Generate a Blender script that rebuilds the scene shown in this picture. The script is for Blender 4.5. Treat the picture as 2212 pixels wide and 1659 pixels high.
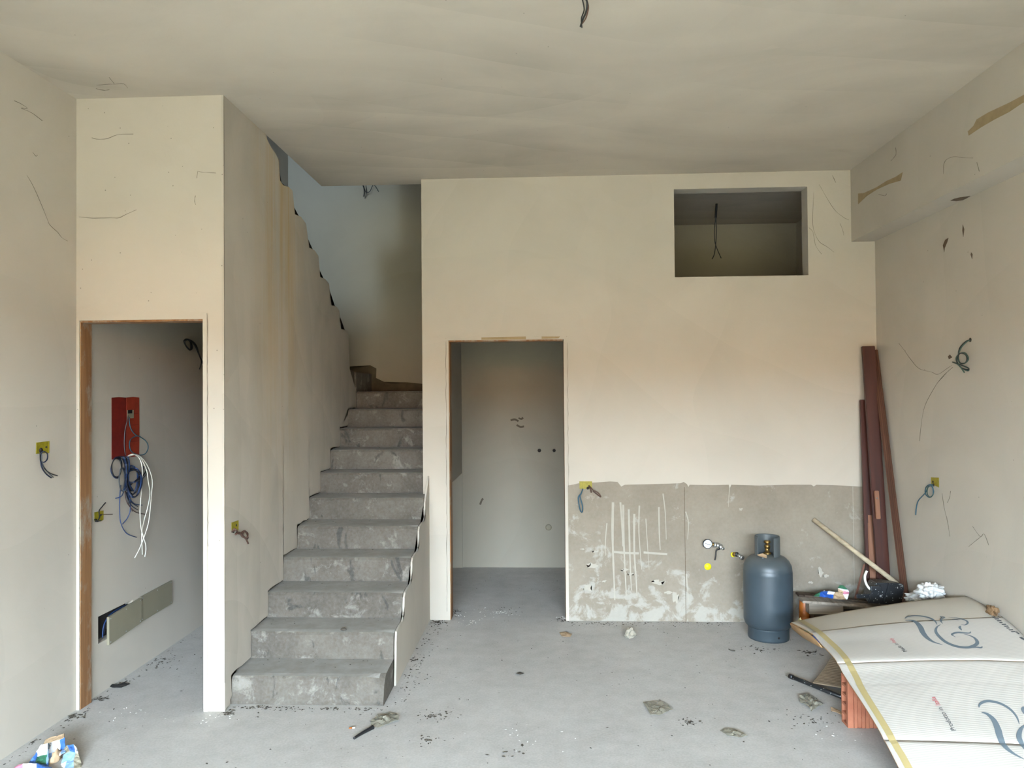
import bpy, bmesh, math, random
from mathutils import Vector, Matrix, noise
random.seed(7)
for o in list(bpy.data.objects): bpy.data.objects.remove(o)
scene = bpy.context.scene
COL = scene.collection

# ------------------------------------------------------------------ camera
F_PX, PITCH, YAW, ROLL, EYE = 1601.36, 0.0152, 0.0459, -0.0083, 1.66
CR = Vector((0.9989081892, 0.0459711816, -0.0083114441))
CU = Vector((0.0090027339, -0.0148509107, 0.9998491892))
CF = Vector((-0.0458408161, 0.9988323688, 0.0152485626))
cam_d = bpy.data.cameras.new('camera'); cam = bpy.data.objects.new('camera', cam_d); COL.objects.link(cam)
cam.matrix_world = Matrix(((CR.x, CU.x, -CF.x, 0), (CR.y, CU.y, -CF.y, 0), (CR.z, CU.z, -CF.z, EYE), (0, 0, 0, 1)))
cam_d.sensor_fit = 'HORIZONTAL'; cam_d.sensor_width = 36; cam_d.lens = F_PX / 2212 * 36
cam_d.clip_start = 0.02; cam_d.clip_end = 200
scene.camera = cam

def at(x, y, ax, val):
    """Point of the place seen at pixel (x, y) of the photo, on the plane ax = val."""
    d = CF + CR * ((x - 1106) / F_PX) + CU * ((829.5 - y) / F_PX)
    i = 'XYZ'.index(ax); c = Vector((0, 0, EYE))
    return c + d * ((val - c[i]) / d[i])
def project(p):
    d = p - Vector((0, 0, EYE)); z = d.dot(CF)
    return 1106 + F_PX * d.dot(CR) / z, 829.5 - F_PX * d.dot(CU) / z

# ------------------------------------------------------------------ world and sun
world = bpy.data.worlds.new('overcast_sky'); scene.world = world; world.use_nodes = True
wn = world.node_tree.nodes; wn['Background'].inputs[0].default_value = (0.62,0.81,1.0, 1); wn['Background'].inputs[1].default_value = 95
sun_d = bpy.data.lights.new('sun', 'SUN'); sun_d.energy = 1.0; sun_d.angle = 0.03; sun_d.color = (1, 0.9, 0.7)
sun = bpy.data.objects.new('sun', sun_d); COL.objects.link(sun); sun.rotation_euler = (math.radians(-42), 0, math.radians(12))
scene.cycles.max_bounces = 7; scene.cycles.diffuse_bounces = 4; scene.cycles.caustics_reflective = False; scene.cycles.caustics_refractive = False
def portal(name, loc, rot, sx, sy):
    # sampling guide only: lets the sky through the opening converge, gives no light of its own
    d = bpy.data.lights.new(name, 'AREA'); d.shape = 'RECTANGLE'; d.size = sx; d.size_y = sy; d.energy = 0.0; d.cycles.is_portal = True
    o = bpy.data.objects.new(name, d); COL.objects.link(o); o.location = loc; o.rotation_euler = rot
portal('entrance_portal', (-0.05, -3.28, 1.475), (math.radians(90), 0, 0), 4.5, 2.95)
portal('stair_window_portal', (-2.0, 2.32, 4.48), (math.radians(90), 0, 0), 0.8, 0.75)
vs = scene.view_settings
vs.view_transform = 'Standard'; vs.look = 'None'; vs.gamma = 1; vs.use_curve_mapping = False
vs.exposure = 1.0

# ------------------------------------------------------------------ dimensions (metres)
XL, XP, XS, XW, XBM, XR = -2.522, -1.712, -0.8865, -0.92, 2.23, 2.397   # left wall, divider, stair side, wall end, beam, right wall
YF, YP, YB, YB2, YS = -3.0, 3.872, 5.488, 5.612, 7.17                  # front, closet wall, back wall, its rear, far wall
H, ZBM = 3.281, 2.757
RISE, TREAD, Y1 = 0.1551, 0.2658, 3.962

# ------------------------------------------------------------------ materials
def lin(c):
    c = c / 255
    return c / 12.92 if c <= 0.04045 else ((c + 0.055) / 1.055) ** 2.4
def rgb(r, g, b): return (lin(r), lin(g), lin(b), 1)
class NT:
    def __init__(s, name):
        s.m = bpy.data.materials.new(name); s.m.use_nodes = True; s.t = s.m.node_tree
        s.b = s.t.nodes['Principled BSDF']; s.b.inputs['Roughness'].default_value = 0.85
        s.co = s.t.nodes.new('ShaderNodeTexCoord').outputs['Object']
    def n(s, typ, **kw):
        nd = s.t.nodes.new(typ)
        for k, v in kw.items():
            if k in ('op',): nd.operation = v
            else: setattr(nd, k, v)
        return nd
    def L(s, a, b): s.t.links.new(a, b)
    def mapped(s, scale=(1, 1, 1), loc=(0, 0, 0), src=None):
        m = s.n('ShaderNodeMapping'); m.inputs['Scale'].default_value = scale; m.inputs['Location'].default_value = loc
        s.L(src or s.co, m.inputs['Vector']); return m.outputs[0]
    def noise(s, scale, detail=3, rough=0.5, dist=0, vec=None):
        n = s.n('ShaderNodeTexNoise'); n.inputs['Scale'].default_value = scale; n.inputs['Detail'].default_value = detail
        n.inputs['Roughness'].default_value = rough; n.inputs['Distortion'].default_value = dist
        s.L(vec or s.co, n.inputs['Vector']); return n
    def voro(s, scale, vec=None, feature='F1', rand=1):
        n = s.n('ShaderNodeTexVoronoi', feature=feature); n.inputs['Scale'].default_value = scale
        n.inputs['Randomness'].default_value = rand
        s.L(vec or s.co, n.inputs['Vector']); return n
    def ramp(s, fac, stops):
        r = s.n('ShaderNodeValToRGB'); e = r.color_ramp.elements
        while len(e) < len(stops): e.new(0.5)
        for el, (p, c) in zip(e, stops):
            el.position = p; el.color = c if isinstance(c, tuple) else (c, c, c, 1)
        s.L(fac, r.inputs[0]); return r.outputs[0]
    def mix(s, fac, a, b, mode='MIX'):
        m = s.n('ShaderNodeMix', data_type='RGBA', blend_type=mode)
        for v, i in ((fac, 0), (a, 6), (b, 7)):
            if isinstance(v, (int, float, tuple)): m.inputs[i].default_value = v
            else: s.L(v, m.inputs[i])
        return m.outputs[2]
    def math(s, op, a, b=0.0, clamp=False):
        m = s.n('ShaderNodeMath', op=op); m.use_clamp = clamp
        for v, i in ((a, 0), (b, 1)):
            if isinstance(v, (int, float)): m.inputs[i].default_value = v
            else: s.L(v, m.inputs[i])
        return m.outputs[0]
    def sep(s, src=None):
        x = s.n('ShaderNodeSeparateXYZ'); s.L(src or s.co, x.inputs[0]); return x.outputs
    def bump(s, h, strength=0.2, dist=0.01):
        b = s.n('ShaderNodeBump'); b.inputs['Strength'].default_value = strength; b.inputs['Distance'].default_value = dist
        s.L(h, b.inputs['Height']); s.L(b.outputs[0], s.b.inputs['Normal'])
    def base(s, c):
        if isinstance(c, tuple): s.b.inputs['Base Color'].default_value = c
        else: s.L(c, s.b.inputs['Base Color'])
        return s
    def rough(s, v): s.b.inputs['Roughness'].default_value = v; return s

def trowel(t, base, amp, scale=1.0, stretch=(1, 1, 1), cw=0.1):
    """thin skim coat: overlapping trowel strokes of slightly different tone, mottling and specks"""
    d = t.noise(0.9 * scale, 2)
    off = t.n('ShaderNodeVectorMath', op='MULTIPLY_ADD'); off.inputs[1].default_value = (0.9, 0.9, 0.9)
    t.L(d.outputs['Color'], off.inputs[0]); t.L(t.co, off.inputs[2])
    v = t.voro(1.9 * scale, t.mapped(stretch, src=off.outputs[0]))
    cells = t.sep(v.outputs['Color'])[0]
    big = t.noise(1.1 * scale, 5, 0.55, 0.8, t.mapped(stretch)).outputs[0]
    sw1 = t.n('ShaderNodeTexWave', wave_type='RINGS', rings_direction='SPHERICAL', wave_profile='SAW')
    sw1.inputs['Scale'].default_value = 0.55 * scale; sw1.inputs['Distortion'].default_value = 7; sw1.inputs['Detail'].default_value = 2; sw1.inputs['Detail Scale'].default_value = 0.7
    t.L(t.mapped(stretch, (0.7, -3.1, 1.9)), sw1.inputs['Vector'])
    sw2 = t.n('ShaderNodeTexWave', wave_type='RINGS', rings_direction='SPHERICAL', wave_profile='SAW')
    sw2.inputs['Scale'].default_value = 0.9 * scale; sw2.inputs['Distortion'].default_value = 9; sw2.inputs['Detail'].default_value = 2; sw2.inputs['Detail Scale'].default_value = 0.5
    t.L(t.mapped(stretch, (-4.3, 2.2, -0.8)), sw2.inputs['Vector'])
    breakup = t.ramp(t.noise(0.8 * scale, 3, 0.5, 0.0, t.mapped((1, 1, 1), (3, 8, 1))).outputs[0], [(0.42, 0.0), (0.62, 1.0)])
    strokes = t.math('MULTIPLY', t.math('ADD', sw1.outputs['Fac'], sw2.outputs['Fac']), breakup)
    fine = t.noise(38, 4, 0.6).outputs[0]
    val = t.math('SUBTRACT', t.math('ADD', t.math('MULTIPLY', cells, cw), t.math('MULTIPLY', big, 1.2)), t.math('MULTIPLY', strokes, 0.16))
    k = t.ramp(val, [(0.25, 1 - amp), (0.75, 1.0), (1.0, 1 + amp * 0.2)])
    col = t.mix(1.0, base, k, 'MULTIPLY')
    sp = t.voro(16)
    dots = t.ramp(sp.outputs['Distance'], [(0.035, 0.45), (0.06, 1.0)])
    pick = t.math('GREATER_THAN', t.sep(sp.outputs['Color'])[1], 0.86)
    col = t.mix(pick, col, t.mix(1.0, col, dots, 'MULTIPLY'))
    t.bump(t.math('ADD', t.math('MULTIPLY', fine, 0.25), t.math('ADD', big, t.math('MULTIPLY', cells, 0.05))), 0.25, 0.01)
    return col

def m_plaster(name, c, amp=0.12, scale=1.0, stretch=(1, 1, 1)):
    t = NT(name); t.base(trowel(t, c, amp, scale, stretch)).rough(0.9); return t.m
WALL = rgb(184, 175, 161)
M = {}
M['wall'] = m_plaster('white_wall_plaster', WALL, 0.10)
M['inner'] = m_plaster('dimmed_inner_plaster', rgb(154, 147, 133), 0.10)  # wall plaster darkened for the dim back rooms, shade put into the colour
M['ceiling'] = m_plaster('ceiling_skim_plaster', rgb(192, 181, 165), 0.26, 0.75, (0.75, 1.25, 1))
def m_divider():
    t = NT('stained_divider_plaster'); col = trowel(t, WALL, 0.20, 1.6, (1, 1, 0.6))
    p = t.sep()
    st = t.noise(1.0, 4, 0.6, 0, t.mapped((1, 9, 0.35))).outputs[0]
    band = t.ramp(t.math('ABSOLUTE', t.math('SUBTRACT', p[1], 4.72)), [(0.12, 1.0), (0.5, 0.0)])
    hz = t.ramp(t.math('DIVIDE', p[2], 3.3), [(0.25, 0.0), (0.8, 1.0)])
    msk = t.math('MULTIPLY', t.math('MULTIPLY', band, hz), t.ramp(st, [(0.4, 0.0), (0.66, 1.0)]))
    col = t.mix(t.math('MULTIPLY', msk, 0.75), col, rgb(176, 146, 92))
    t.base(col).rough(0.9); return t.m
M['divider'] = m_divider()
def m_grey():
    t = NT('bare_grey_plaster'); p = t.sep()
    a = t.noise(2.2, 5, 0.6).outputs[0]; f = t.noise(45, 4, 0.6).outputs[0]
    col = t.ramp(a, [(0.3, rgb(122, 111, 95)), (0.6, rgb(138, 127, 111)), (0.8, rgb(148, 138, 123))])
    # lime bloom and paint spatter, thicker towards the left-hand panel and the foot
    q = t.noise(6.5, 6, 0.68, 0.4).outputs[0]
    low = t.ramp(t.math('DIVIDE', p[2], 1.05), [(0.0, 0.17), (0.28, 0.05), (0.7, -0.02 + 0.02)])
    lef = t.ramp(p[0], [(0.15, 0.06), (1.0, 0.0)])
    w = t.ramp(t.math('ADD', q, t.math('ADD', low, lef)), [(0.62, 0.0), (0.70, 1.0)])
    col = t.mix(t.math('MULTIPLY', w, 0.4), col, rgb(186, 183, 174))
    col = t.mix(0.05, col, t.ramp(f, [(0.3, 0.1), (0.7, 0.5)]))
    t.bump(f, 0.1, 0.003); t.base(col).rough(0.9); return t.m
M['grey'] = m_grey()
def m_floor():
    t = NT('dusty_concrete_floor')
    a = t.noise(1.2, 5, 0.6).outputs[0]; b = t.noise(9, 5, 0.65).outputs[0]; f = t.noise(90, 3, 0.6).outputs[0]
    col = t.ramp(a, [(0.25, rgb(166, 158, 147)), (0.55, rgb(180, 173, 163)), (0.8, rgb(188, 182, 173))])
    col = t.mix(0.22, col, t.ramp(b, [(0.3, 0.25), (0.7, 0.62)]))
    col = t.mix(0.12, col, t.ramp(f, [(0.3, 0.1), (0.7, 0.75)]))
    wsp = t.ramp(t.noise(3.1, 6, 0.72, 0.6).outputs[0], [(0.69, 0.0), (0.73, 1.0)])
    col = t.mix(t.math('MULTIPLY', wsp, 0.35), col, rgb(214, 214, 212))
    dsp = t.ramp(t.noise(2.3, 7, 0.75, 0.3, t.mapped((1, 1, 1), (7, 3, 0))).outputs[0], [(0.68, 0.0), (0.74, 1.0)])
    col = t.mix(t.math('MULTIPLY', dsp, 0.5), col, rgb(110, 104, 96))
    t.bump(t.math('ADD', b, t.math('MULTIPLY', f, 0.3)), 0.15, 0.006); t.base(col).rough(0.75); return t.m
M['floor'] = m_floor()
def m_stair():
    t = NT('raw_stair_concrete')
    a = t.noise(3, 6, 0.65).outputs[0]; f = t.noise(60, 4, 0.65).outputs[0]; q = t.noise(8, 6, 0.7, 0.5).outputs[0]
    col = t.ramp(a, [(0.28, rgb(72, 65, 55)), (0.5, rgb(90, 82, 71)), (0.72, rgb(106, 99, 88))])
    col = t.mix(t.ramp(q, [(0.55, 0.0), (0.66, 0.7)]), col, rgb(138, 132, 122))
    dk = t.noise(5.5, 5, 0.6, 0.8, t.mapped((1.6, 1, 0.7), (4, 2, 9))).outputs[0]
    col = t.mix(t.ramp(dk, [(0.61, 0.0), (0.66, 0.7)]), col, rgb(44, 41, 36))
    col = t.mix(0.12, col, t.ramp(f, [(0.3, 0.04), (0.7, 0.3)]))
    t.bump(t.math('ADD', f, t.math('MULTIPLY', q, 1.5)), 0.2, 0.006); t.base(col).rough(0.92); return t.m
M['stair'] = m_stair()
def m_tread():  # paler than the risers: light on the flats is put into the colour
    t = NT('brightened_tread_concrete'); a = t.noise(2.5, 5, 0.6).outputs[0]; b = t.noise(14, 5, 0.65).outputs[0]
    col = t.ramp(a, [(0.3, rgb(132, 126, 116)), (0.7, rgb(152, 146, 137))])
    col = t.mix(0.25, col, t.ramp(b, [(0.3, 0.14), (0.7, 0.4)]))
    t.bump(b, 0.2, 0.005); t.base(col).rough(0.95); return t.m
M['tread'] = m_tread()
def m_rawwall():
    t = NT('stained_stair_skirting'); a = t.noise(6, 5, 0.6).outputs[0]
    t.base(t.ramp(a, [(0.3, rgb(58, 51, 39)), (0.7, rgb(92, 83, 66))])); return t.m
M['raw'] = m_rawwall()
def simple(name, c, rough=0.6, metal=0, var=0.12, scale=12, alpha=None, trans=0, bump=0):
    t = NT(name); n = t.noise(scale, 4, 0.6).outputs[0]
    k = t.ramp(n, [(0.3, 1 - var), (0.7, 1.0)])
    t.base(t.mix(1.0, c, k, 'MULTIPLY')).rough(rough); t.b.inputs['Metallic'].default_value = metal
    if trans: t.b.inputs['Transmission Weight'].default_value = trans
    if alpha is not None: t.b.inputs['Alpha'].default_value = alpha
    if bump: t.bump(n, bump, 0.005)
    return t.m
def m_wood(name, c1, c2, axis=2, rough=0.5, scale=1.0, chips=None):
    t = NT(name); s = [26 * scale] * 3; s[axis] = 1.4 * scale
    n = t.noise(1, 5, 0.6, 0.4, t.mapped(tuple(s))).outputs[0]
    col = t.ramp(n, [(0.3, c1), (0.7, c2)])
    if chips:
        q = t.noise(7, 6, 0.7, 0.3, t.mapped((1, 1, 0.5))).outputs[0]
        col = t.mix(t.ramp(q, [(0.5, 0.0), (0.62, 0.85)]), col, chips)
    t.bump(n, 0.15, 0.003); t.base(col).rough(rough); return t.m
M['jamb'] = m_wood('rough_frame_wood', rgb(112, 74, 42), rgb(152, 110, 70), 2, 0.8, 1, rgb(150, 138, 122))
M['red_wood'] = m_wood('dark_red_stained_wood', rgb(46, 20, 13), rgb(74, 34, 22), 2, 0.42)
M['red_wood2'] = m_wood('brown_red_stained_wood', rgb(84, 48, 34), rgb(118, 74, 52), 2, 0.5)
M['orange_wood'] = m_wood('pale_red_wood', rgb(110, 70, 48), rgb(140, 96, 70), 2, 0.6)
M['mould_wood'] = m_wood('brown_moulding_wood', rgb(66, 40, 28), rgb(96, 64, 46), 2, 0.5)
M['pole'] = m_wood('weathered_pole_wood', rgb(150, 134, 108), rgb(184, 168, 142), 0, 0.8)
M['old_wood'] = m_wood('grey_old_plank', rgb(116, 104, 92), rgb(168, 154, 138), 0, 0.85)
M['dark_wood'] = m_wood('dark_dirty_wood', rgb(50, 38, 28), rgb(82, 64, 48), 0, 0.8)
def m_tank():
    t = NT('grey_blue_enamel'); n = t.noise(5, 5, 0.6).outputs[0]; s = t.noise(1, 5, 0.7, 0, t.mapped((60, 60, 7))).outputs[0]
    col = t.ramp(n, [(0.3, rgb(48, 58, 64)), (0.7, rgb(58, 69, 76))])
    col = t.mix(t.ramp(s, [(0.70, 0.0), (0.76, 0.35)]), col, rgb(150, 158, 162))
    p = t.sep(); dust = t.ramp(t.math('ADD', p[2], t.math('MULTIPLY', n, 0.1)), [(0.50, 0.0), (0.62, 0.22)])
    t.base(t.mix(dust, col, rgb(130, 128, 118))).rough(0.42); return t.m
M['tank'] = m_tank()
M['brass'] = simple('dull_brass', rgb(150, 120, 70), 0.4, 0.9)
M['chrome'] = simple('dusty_chrome', rgb(200, 200, 198), 0.3, 0.9)
M['black'] = simple('black_plastic', rgb(22, 22, 24), 0.5)
M['void'] = simple('dark_hole_interior', rgb(38, 32, 28), 0.9)
M['yellow'] = simple('olive_yellow_plastic', rgb(150, 136, 26), 0.6, 0, 0.35, 60)
M['sticker'] = simple('bright_yellow_sticker', rgb(238, 222, 24), 0.5, 0, 0.05)
M['red_dark'] = simple('dark_red_box_side', rgb(116, 28, 16), 0.6, 0, 0.3, 20)
M['red'] = simple('orange_red_box_plastic', rgb(152, 52, 30), 0.6, 0, 0.3, 20)
M['cover'] = simple('olive_beige_cover', rgb(136, 128, 108), 0.6, 0, 0.05)
M['wire_blue'] = simple('blue_wire_sheath', rgb(34, 60, 104), 0.45, 0, 0.15, 40)
M['wire_navy'] = simple('dark_blue_wire_sheath', rgb(16, 26, 50), 0.45)
M['wire_grey'] = simple('grey_wire_sheath', rgb(78, 82, 88), 0.5)
M['wire_black'] = simple('black_wire_sheath', rgb(24, 24, 26), 0.5)
M['wire_brown'] = simple('brown_wire_sheath', rgb(84, 58, 48), 0.5)
M['wire_green'] = simple('green_wire_sheath', rgb(56, 82, 74), 0.5)
M['wire_teal'] = simple('teal_wire_sheath', rgb(44, 84, 100), 0.5)
M['wire_white'] = simple('white_wire_sheath', rgb(226, 222, 210), 0.45, 0, 0.05)
M['white_paint'] = simple('white_paint', rgb(198, 193, 180), 0.8, 0, 0.06, 20)
M['drip'] = simple('cream_paint_run', rgb(166, 158, 144), 0.8, 0, 0.08, 25)
M['tan'] = simple('bare_tan_substrate', rgb(158, 138, 104), 0.9, 0, 0.2, 18)
M['concrete_dark'] = simple('dark_wall_crack', rgb(96, 78, 60), 0.9, 0, 0.4, 40)
M['gauge_white'] = simple('white_gauge_dial', rgb(236, 240, 248), 0.3, 0, 0.02)
M['cob'] = simple('dusty_cobweb', rgb(96, 88, 76), 0.95)
def m_card(name, c, ribs):
    t = NT(name); n = t.noise(2.2, 4, 0.6).outputs[0]; f = t.noise(60, 3).outputs[0]
    col = t.mix(1.0, c, t.ramp(n, [(0.3, 0.92), (0.7, 1.0)]), 'MULTIPLY')
    p = t.sep()
    w = t.math('SINE', t.math('MULTIPLY', p[1], ribs)); t.bump(t.math('ADD', w, t.math('MULTIPLY', f, 0.5)), 0.08, 0.004)
    t.base(col).rough(0.7); return t.m
M['card'] = m_card('white_printed_cardboard', rgb(174, 167, 157), 620)
M['card_dirty'] = m_card('dusty_white_cardboard', rgb(182, 173, 158), 620)
M['card_brown'] = simple('brown_cardboard', rgb(176, 138, 96), 0.8, 0, 0.2, 20)
M['corrugated'] = simple('grey_brown_corrugated_board', rgb(142, 122, 98), 0.85, 0, 0.2, 10)
M['tape'] = simple('tan_packing_tape', rgb(162, 145, 100), 0.4, 0, 0.06, 20)
M['ink'] = simple('grey_print_ink', rgb(92, 102, 108), 0.7, 0, 0.08)
M['ink_dark'] = simple('dark_print_ink', rgb(62, 66, 68), 0.7, 0, 0.15)
M['ink_red'] = simple('red_print_ink', rgb(176, 60, 66), 0.7, 0, 0.1)
def m_brick():
    t = NT('orange_clay_brick'); n = t.noise(14, 5, 0.6).outputs[0]
    t.base(t.ramp(n, [(0.3, rgb(146, 84, 60)), (0.7, rgb(170, 108, 80))])); t.bump(n, 0.2, 0.004); return t.m
M['brick'] = m_brick()
def m_splat():
    t = NT('black_plastic_with_white_splashes'); v = t.voro(90); q = t.noise(9, 6, 0.7, 0.5, t.mapped((1, 1, 0.4))).outputs[0]
    d = t.math('MULTIPLY', t.ramp(v.outputs['Distance'], [(0.22, 1.0), (0.3, 0.0)]), t.math('GREATER_THAN', t.sep(v.outputs['Color'])[0], 0.72))
    w = t.math('MAXIMUM', d, t.ramp(q, [(0.6, 0.0), (0.66, 0.6)]))
    t.base(t.mix(w, rgb(30, 31, 33), rgb(190, 190, 186))).rough(0.4); return t.m
M['splat'] = m_splat()
M['can_orange'] = simple('orange_can_paint', rgb(168, 92, 30), 0.45, 0, 0.3, 14)
M['can_green'] = simple('dark_green_can_band', rgb(58, 76, 42), 0.5)
M['blue_bag'] = simple('blue_plastic_film', rgb(34, 84, 170), 0.4, 0, 0.2, 15)
M['white_bag'] = simple('white_plastic_film', rgb(196, 194, 190), 0.35, 0, 0.06, 12)
M['green_print'] = simple('green_sack_print', rgb(48, 104, 74), 0.6, 0, 0.15)
M['blue_print'] = simple('blue_sack_print', rgb(58, 104, 176), 0.6, 0, 0.15)
M['pale_blue'] = simple('pale_blue_sack_print', rgb(124, 156, 196), 0.6, 0, 0.15)
M['sack_white'] = simple('white_sack_paper', rgb(234, 234, 236), 0.7, 0, 0.08, 20)
M['sack_brown'] = simple('brown_sack_paper', rgb(178, 150, 118), 0.8, 0, 0.2, 20)
M['sack_pink'] = simple('pink_sack_print', rgb(206, 128, 150), 0.7)
M['film'] = simple('dirty_clear_plastic_film', rgb(146, 140, 124), 0.18, 0, 0.12, 20, 0.7)
M['leaf'] = simple('brown_dry_leaf', rgb(120, 92, 62), 0.8, 0, 0.3, 30)
M['stone'] = simple('pale_mortar_lump', rgb(158, 150, 134), 0.9, 0, 0.25, 30)
M['crumb'] = simple('dark_crumb', rgb(78, 70, 60), 0.95, 0, 0.4, 30)
M['crumb_white'] = simple('white_plaster_crumb', rgb(222, 220, 214), 0.9)
M['ground'] = simple('pale_gravel_ground', rgb(80,69,50), 0.9, 0, 0.15, 3)
M['facade'] = simple('ochre_house_render', rgb(92,76,52), 0.9, 0, 0.08, 1)
M['roof'] = simple('terracotta_roof_tile', rgb(150, 92, 66), 0.9)

# ------------------------------------------------------------------ helpers
def obj(name, verts, faces, mat, parent=None, smooth=False, mats=None, fm=None):
    me = bpy.data.meshes.new(name); me.from_pydata([tuple(v) for v in verts], [], faces); me.update()
    for m in (mats or [mat]): me.materials.append(M[m] if isinstance(m, str) else m)
    if fm:
        for p, i in zip(me.polygons, fm): p.material_index = i
    if smooth:
        for p in me.polygons: p.use_smooth = True
    o = bpy.data.objects.new(name, me); COL.objects.link(o)
    if parent: o.parent = parent
    return o
def from_bm(name, bm, mat, parent=None, smooth=False):
    bmesh.ops.recalc_face_normals(bm, faces=bm.faces)
    me = bpy.data.meshes.new(name); bm.to_mesh(me); bm.free(); me.materials.append(M[mat])
    if smooth:
        for p in me.polygons: p.use_smooth = True
    o = bpy.data.objects.new(name, me); COL.objects.link(o)
    if parent: o.parent = parent
    return o
def tag(o, label, cat=None, group=None, kind=None):
    o['label'] = label
    if cat: o['category'] = cat
    if group: o['group'] = group
    if kind: o['kind'] = kind
    return o
def empty(name, loc=(0, 0, 0)):
    # identity transform so that children keep world coordinates; the origin marks the thing's base
    o = bpy.data.objects.new(name, None); COL.objects.link(o); o.location = loc; o.empty_display_size = 0.05
    return o
def under(child, root):
    child.parent = root; child.matrix_parent_inverse = Matrix.Translation(root.location).inverted(); return child
def struct(o, label=None):
    o['kind'] = 'structure'
    if label: o['label'] = label
    return o
def box(name, x0, x1, y0, y1, z0, z1, mat, parent=None, bevel=0.0):
    bm = bmesh.new(); r = bmesh.ops.create_cube(bm, size=1)
    for v in bm.verts: v.co = Vector(((x0 + x1) / 2 + v.co.x * (x1 - x0), (y0 + y1) / 2 + v.co.y * (y1 - y0), (z0 + z1) / 2 + v.co.z * (z1 - z0)))
    if bevel: bmesh.ops.bevel(bm, geom=bm.edges[:], offset=bevel, segments=2, affect='EDGES', profile=0.6)
    return from_bm(name, bm, mat, parent)
def P3(axis, a, b, t):
    return {'X': (t, a, b), 'Y': (a, t, b), 'Z': (a, b, t)}[axis]
def slab(name, axis, t0, t1, a0, a1, b0, b1, holes, mat, parent=None):
    """flat wall or slab across `axis` from t0 to t1 with rectangular holes (a0,a1,b0,b1)"""
    A = sorted({a0, a1} | {min(max(v, a0), a1) for h in holes for v in h[:2]}); B = sorted({b0, b1} | {min(max(v, b0), b1) for h in holes for v in h[2:]})
    def solid(i, j):
        if i < 0 or j < 0 or i >= len(A) - 1 or j >= len(B) - 1: return False
        ca, cb = (A[i] + A[i + 1]) / 2, (B[j] + B[j + 1]) / 2
        return not any(h[0] < ca < h[1] and h[2] < cb < h[3] for h in holes)
    bm = bmesh.new(); cache = {}
    def V(a, b, t):
        k = (a, b, t)
        if k not in cache: cache[k] = bm.verts.new(P3(axis, a, b, t))
        return cache[k]
    for i in range(len(A) - 1):
        for j in range(len(B) - 1):
            if not solid(i, j): continue
            q = [(A[i], B[j]), (A[i + 1], B[j]), (A[i + 1], B[j + 1]), (A[i], B[j + 1])]
            for t in (t0, t1): bm.faces.new([V(a, b, t) for a, b in q])
            for k, (di, dj) in enumerate(((0, -1), (1, 0), (0, 1), (-1, 0))):
                if not solid(i + di, j + dj):
                    p, r = q[k], q[(k + 1) % 4]; bm.faces.new([V(*p, t0), V(*r, t0), V(*r, t1), V(*p, t1)])
    return from_bm(name, bm, mat, parent)
def prism(name, axis, poly, t0, t1, mat, parent=None):
    n = len(poly); vs_ = [P3(axis, a, b, t0) for a, b in poly] + [P3(axis, a, b, t1) for a, b in poly]
    bm = bmesh.new(); v = [bm.verts.new(c) for c in vs_]
    f1 = bm.faces.new(v[:n]); f2 = bm.faces.new(v[n:][::-1])
    for i in range(n): bm.faces.new((v[i], v[(i + 1) % n], v[n + (i + 1) % n], v[n + i]))
    bmesh.ops.triangulate(bm, faces=[f1, f2])
    return from_bm(name, bm, mat, parent)
def smooth_path(pts, k=5):
    pts = [Vector(p) for p in pts]
    if len(pts) < 3: return pts
    out = []
    for i in range(len(pts) - 1):
        p0 = pts[max(i - 1, 0)]; p1 = pts[i]; p2 = pts[i + 1]; p3 = pts[min(i + 2, len(pts) - 1)]
        for j in range(k):
            t = j / k
            out.append(0.5 * ((2 * p1) + (p2 - p0) * t + (2 * p0 - 5 * p1 + 4 * p2 - p3) * t * t + (3 * p1 - p0 - 3 * p2 + p3) * t ** 3))
    return out + [pts[-1]]
def tube(name, pts, r, mat, parent=None, k=5, seg=7, raw=False):
    pts = [Vector(p) for p in pts] if raw else smooth_path(pts, k)
    verts, faces = [], []; up = Vector((0.31, 0.2, 0.93)); n = len(pts)
    for i, p in enumerate(pts):
        t = (pts[min(i + 1, n - 1)] - pts[max(i - 1, 0)])
        t = t.normalized() if t.length > 1e-9 else Vector((0, 0, 1))
        a = t.cross(up); a = (a if a.length > 1e-3 else t.cross(Vector((1, 0, 0)))).normalized(); b = t.cross(a).normalized()
        if i and (a.dot(pa) < 0): a, b = -a, -b
        pa = a; up = b if abs(b.dot(t)) < 0.9 else up
        rr = r(i / (n - 1)) if callable(r) else r
        for s in range(seg):
            ang = 2 * math.pi * s / seg; verts.append(p + a * math.cos(ang) * rr + b * math.sin(ang) * rr)
    for i in range(n - 1):
        for s in range(seg):
            faces.append((i * seg + s, i * seg + (s + 1) % seg, (i + 1) * seg + (s + 1) % seg, (i + 1) * seg + s))
    faces.append(tuple(range(seg))[::-1]); faces.append(tuple((n - 1) * seg + s for s in range(seg)))
    return obj(name, verts, faces, mat, parent, True)
def lathe(name, prof, centre, mat, parent=None, seg=40, axis=(0, 0, 1), cap=True):
    ax = Vector(axis).normalized(); q = Vector((0, 0, 1)).rotation_difference(ax)
    verts, faces = [], []
    for r, h in prof:
        for s in range(seg):
            a = 2 * math.pi * s / seg; verts.append(Vector(centre) + q @ Vector((r * math.cos(a), r * math.sin(a), h)))
    for i in range(len(prof) - 1):
        for s in range(seg):
            faces.append((i * seg + s, i * seg + (s + 1) % seg, (i + 1) * seg + (s + 1) % seg, (i + 1) * seg + s))
    if cap:
        faces.append(tuple(range(seg))[::-1]); faces.append(tuple((len(prof) - 1) * seg + s for s in range(seg)))
    return obj(name, verts, faces, mat, parent, True)
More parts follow.
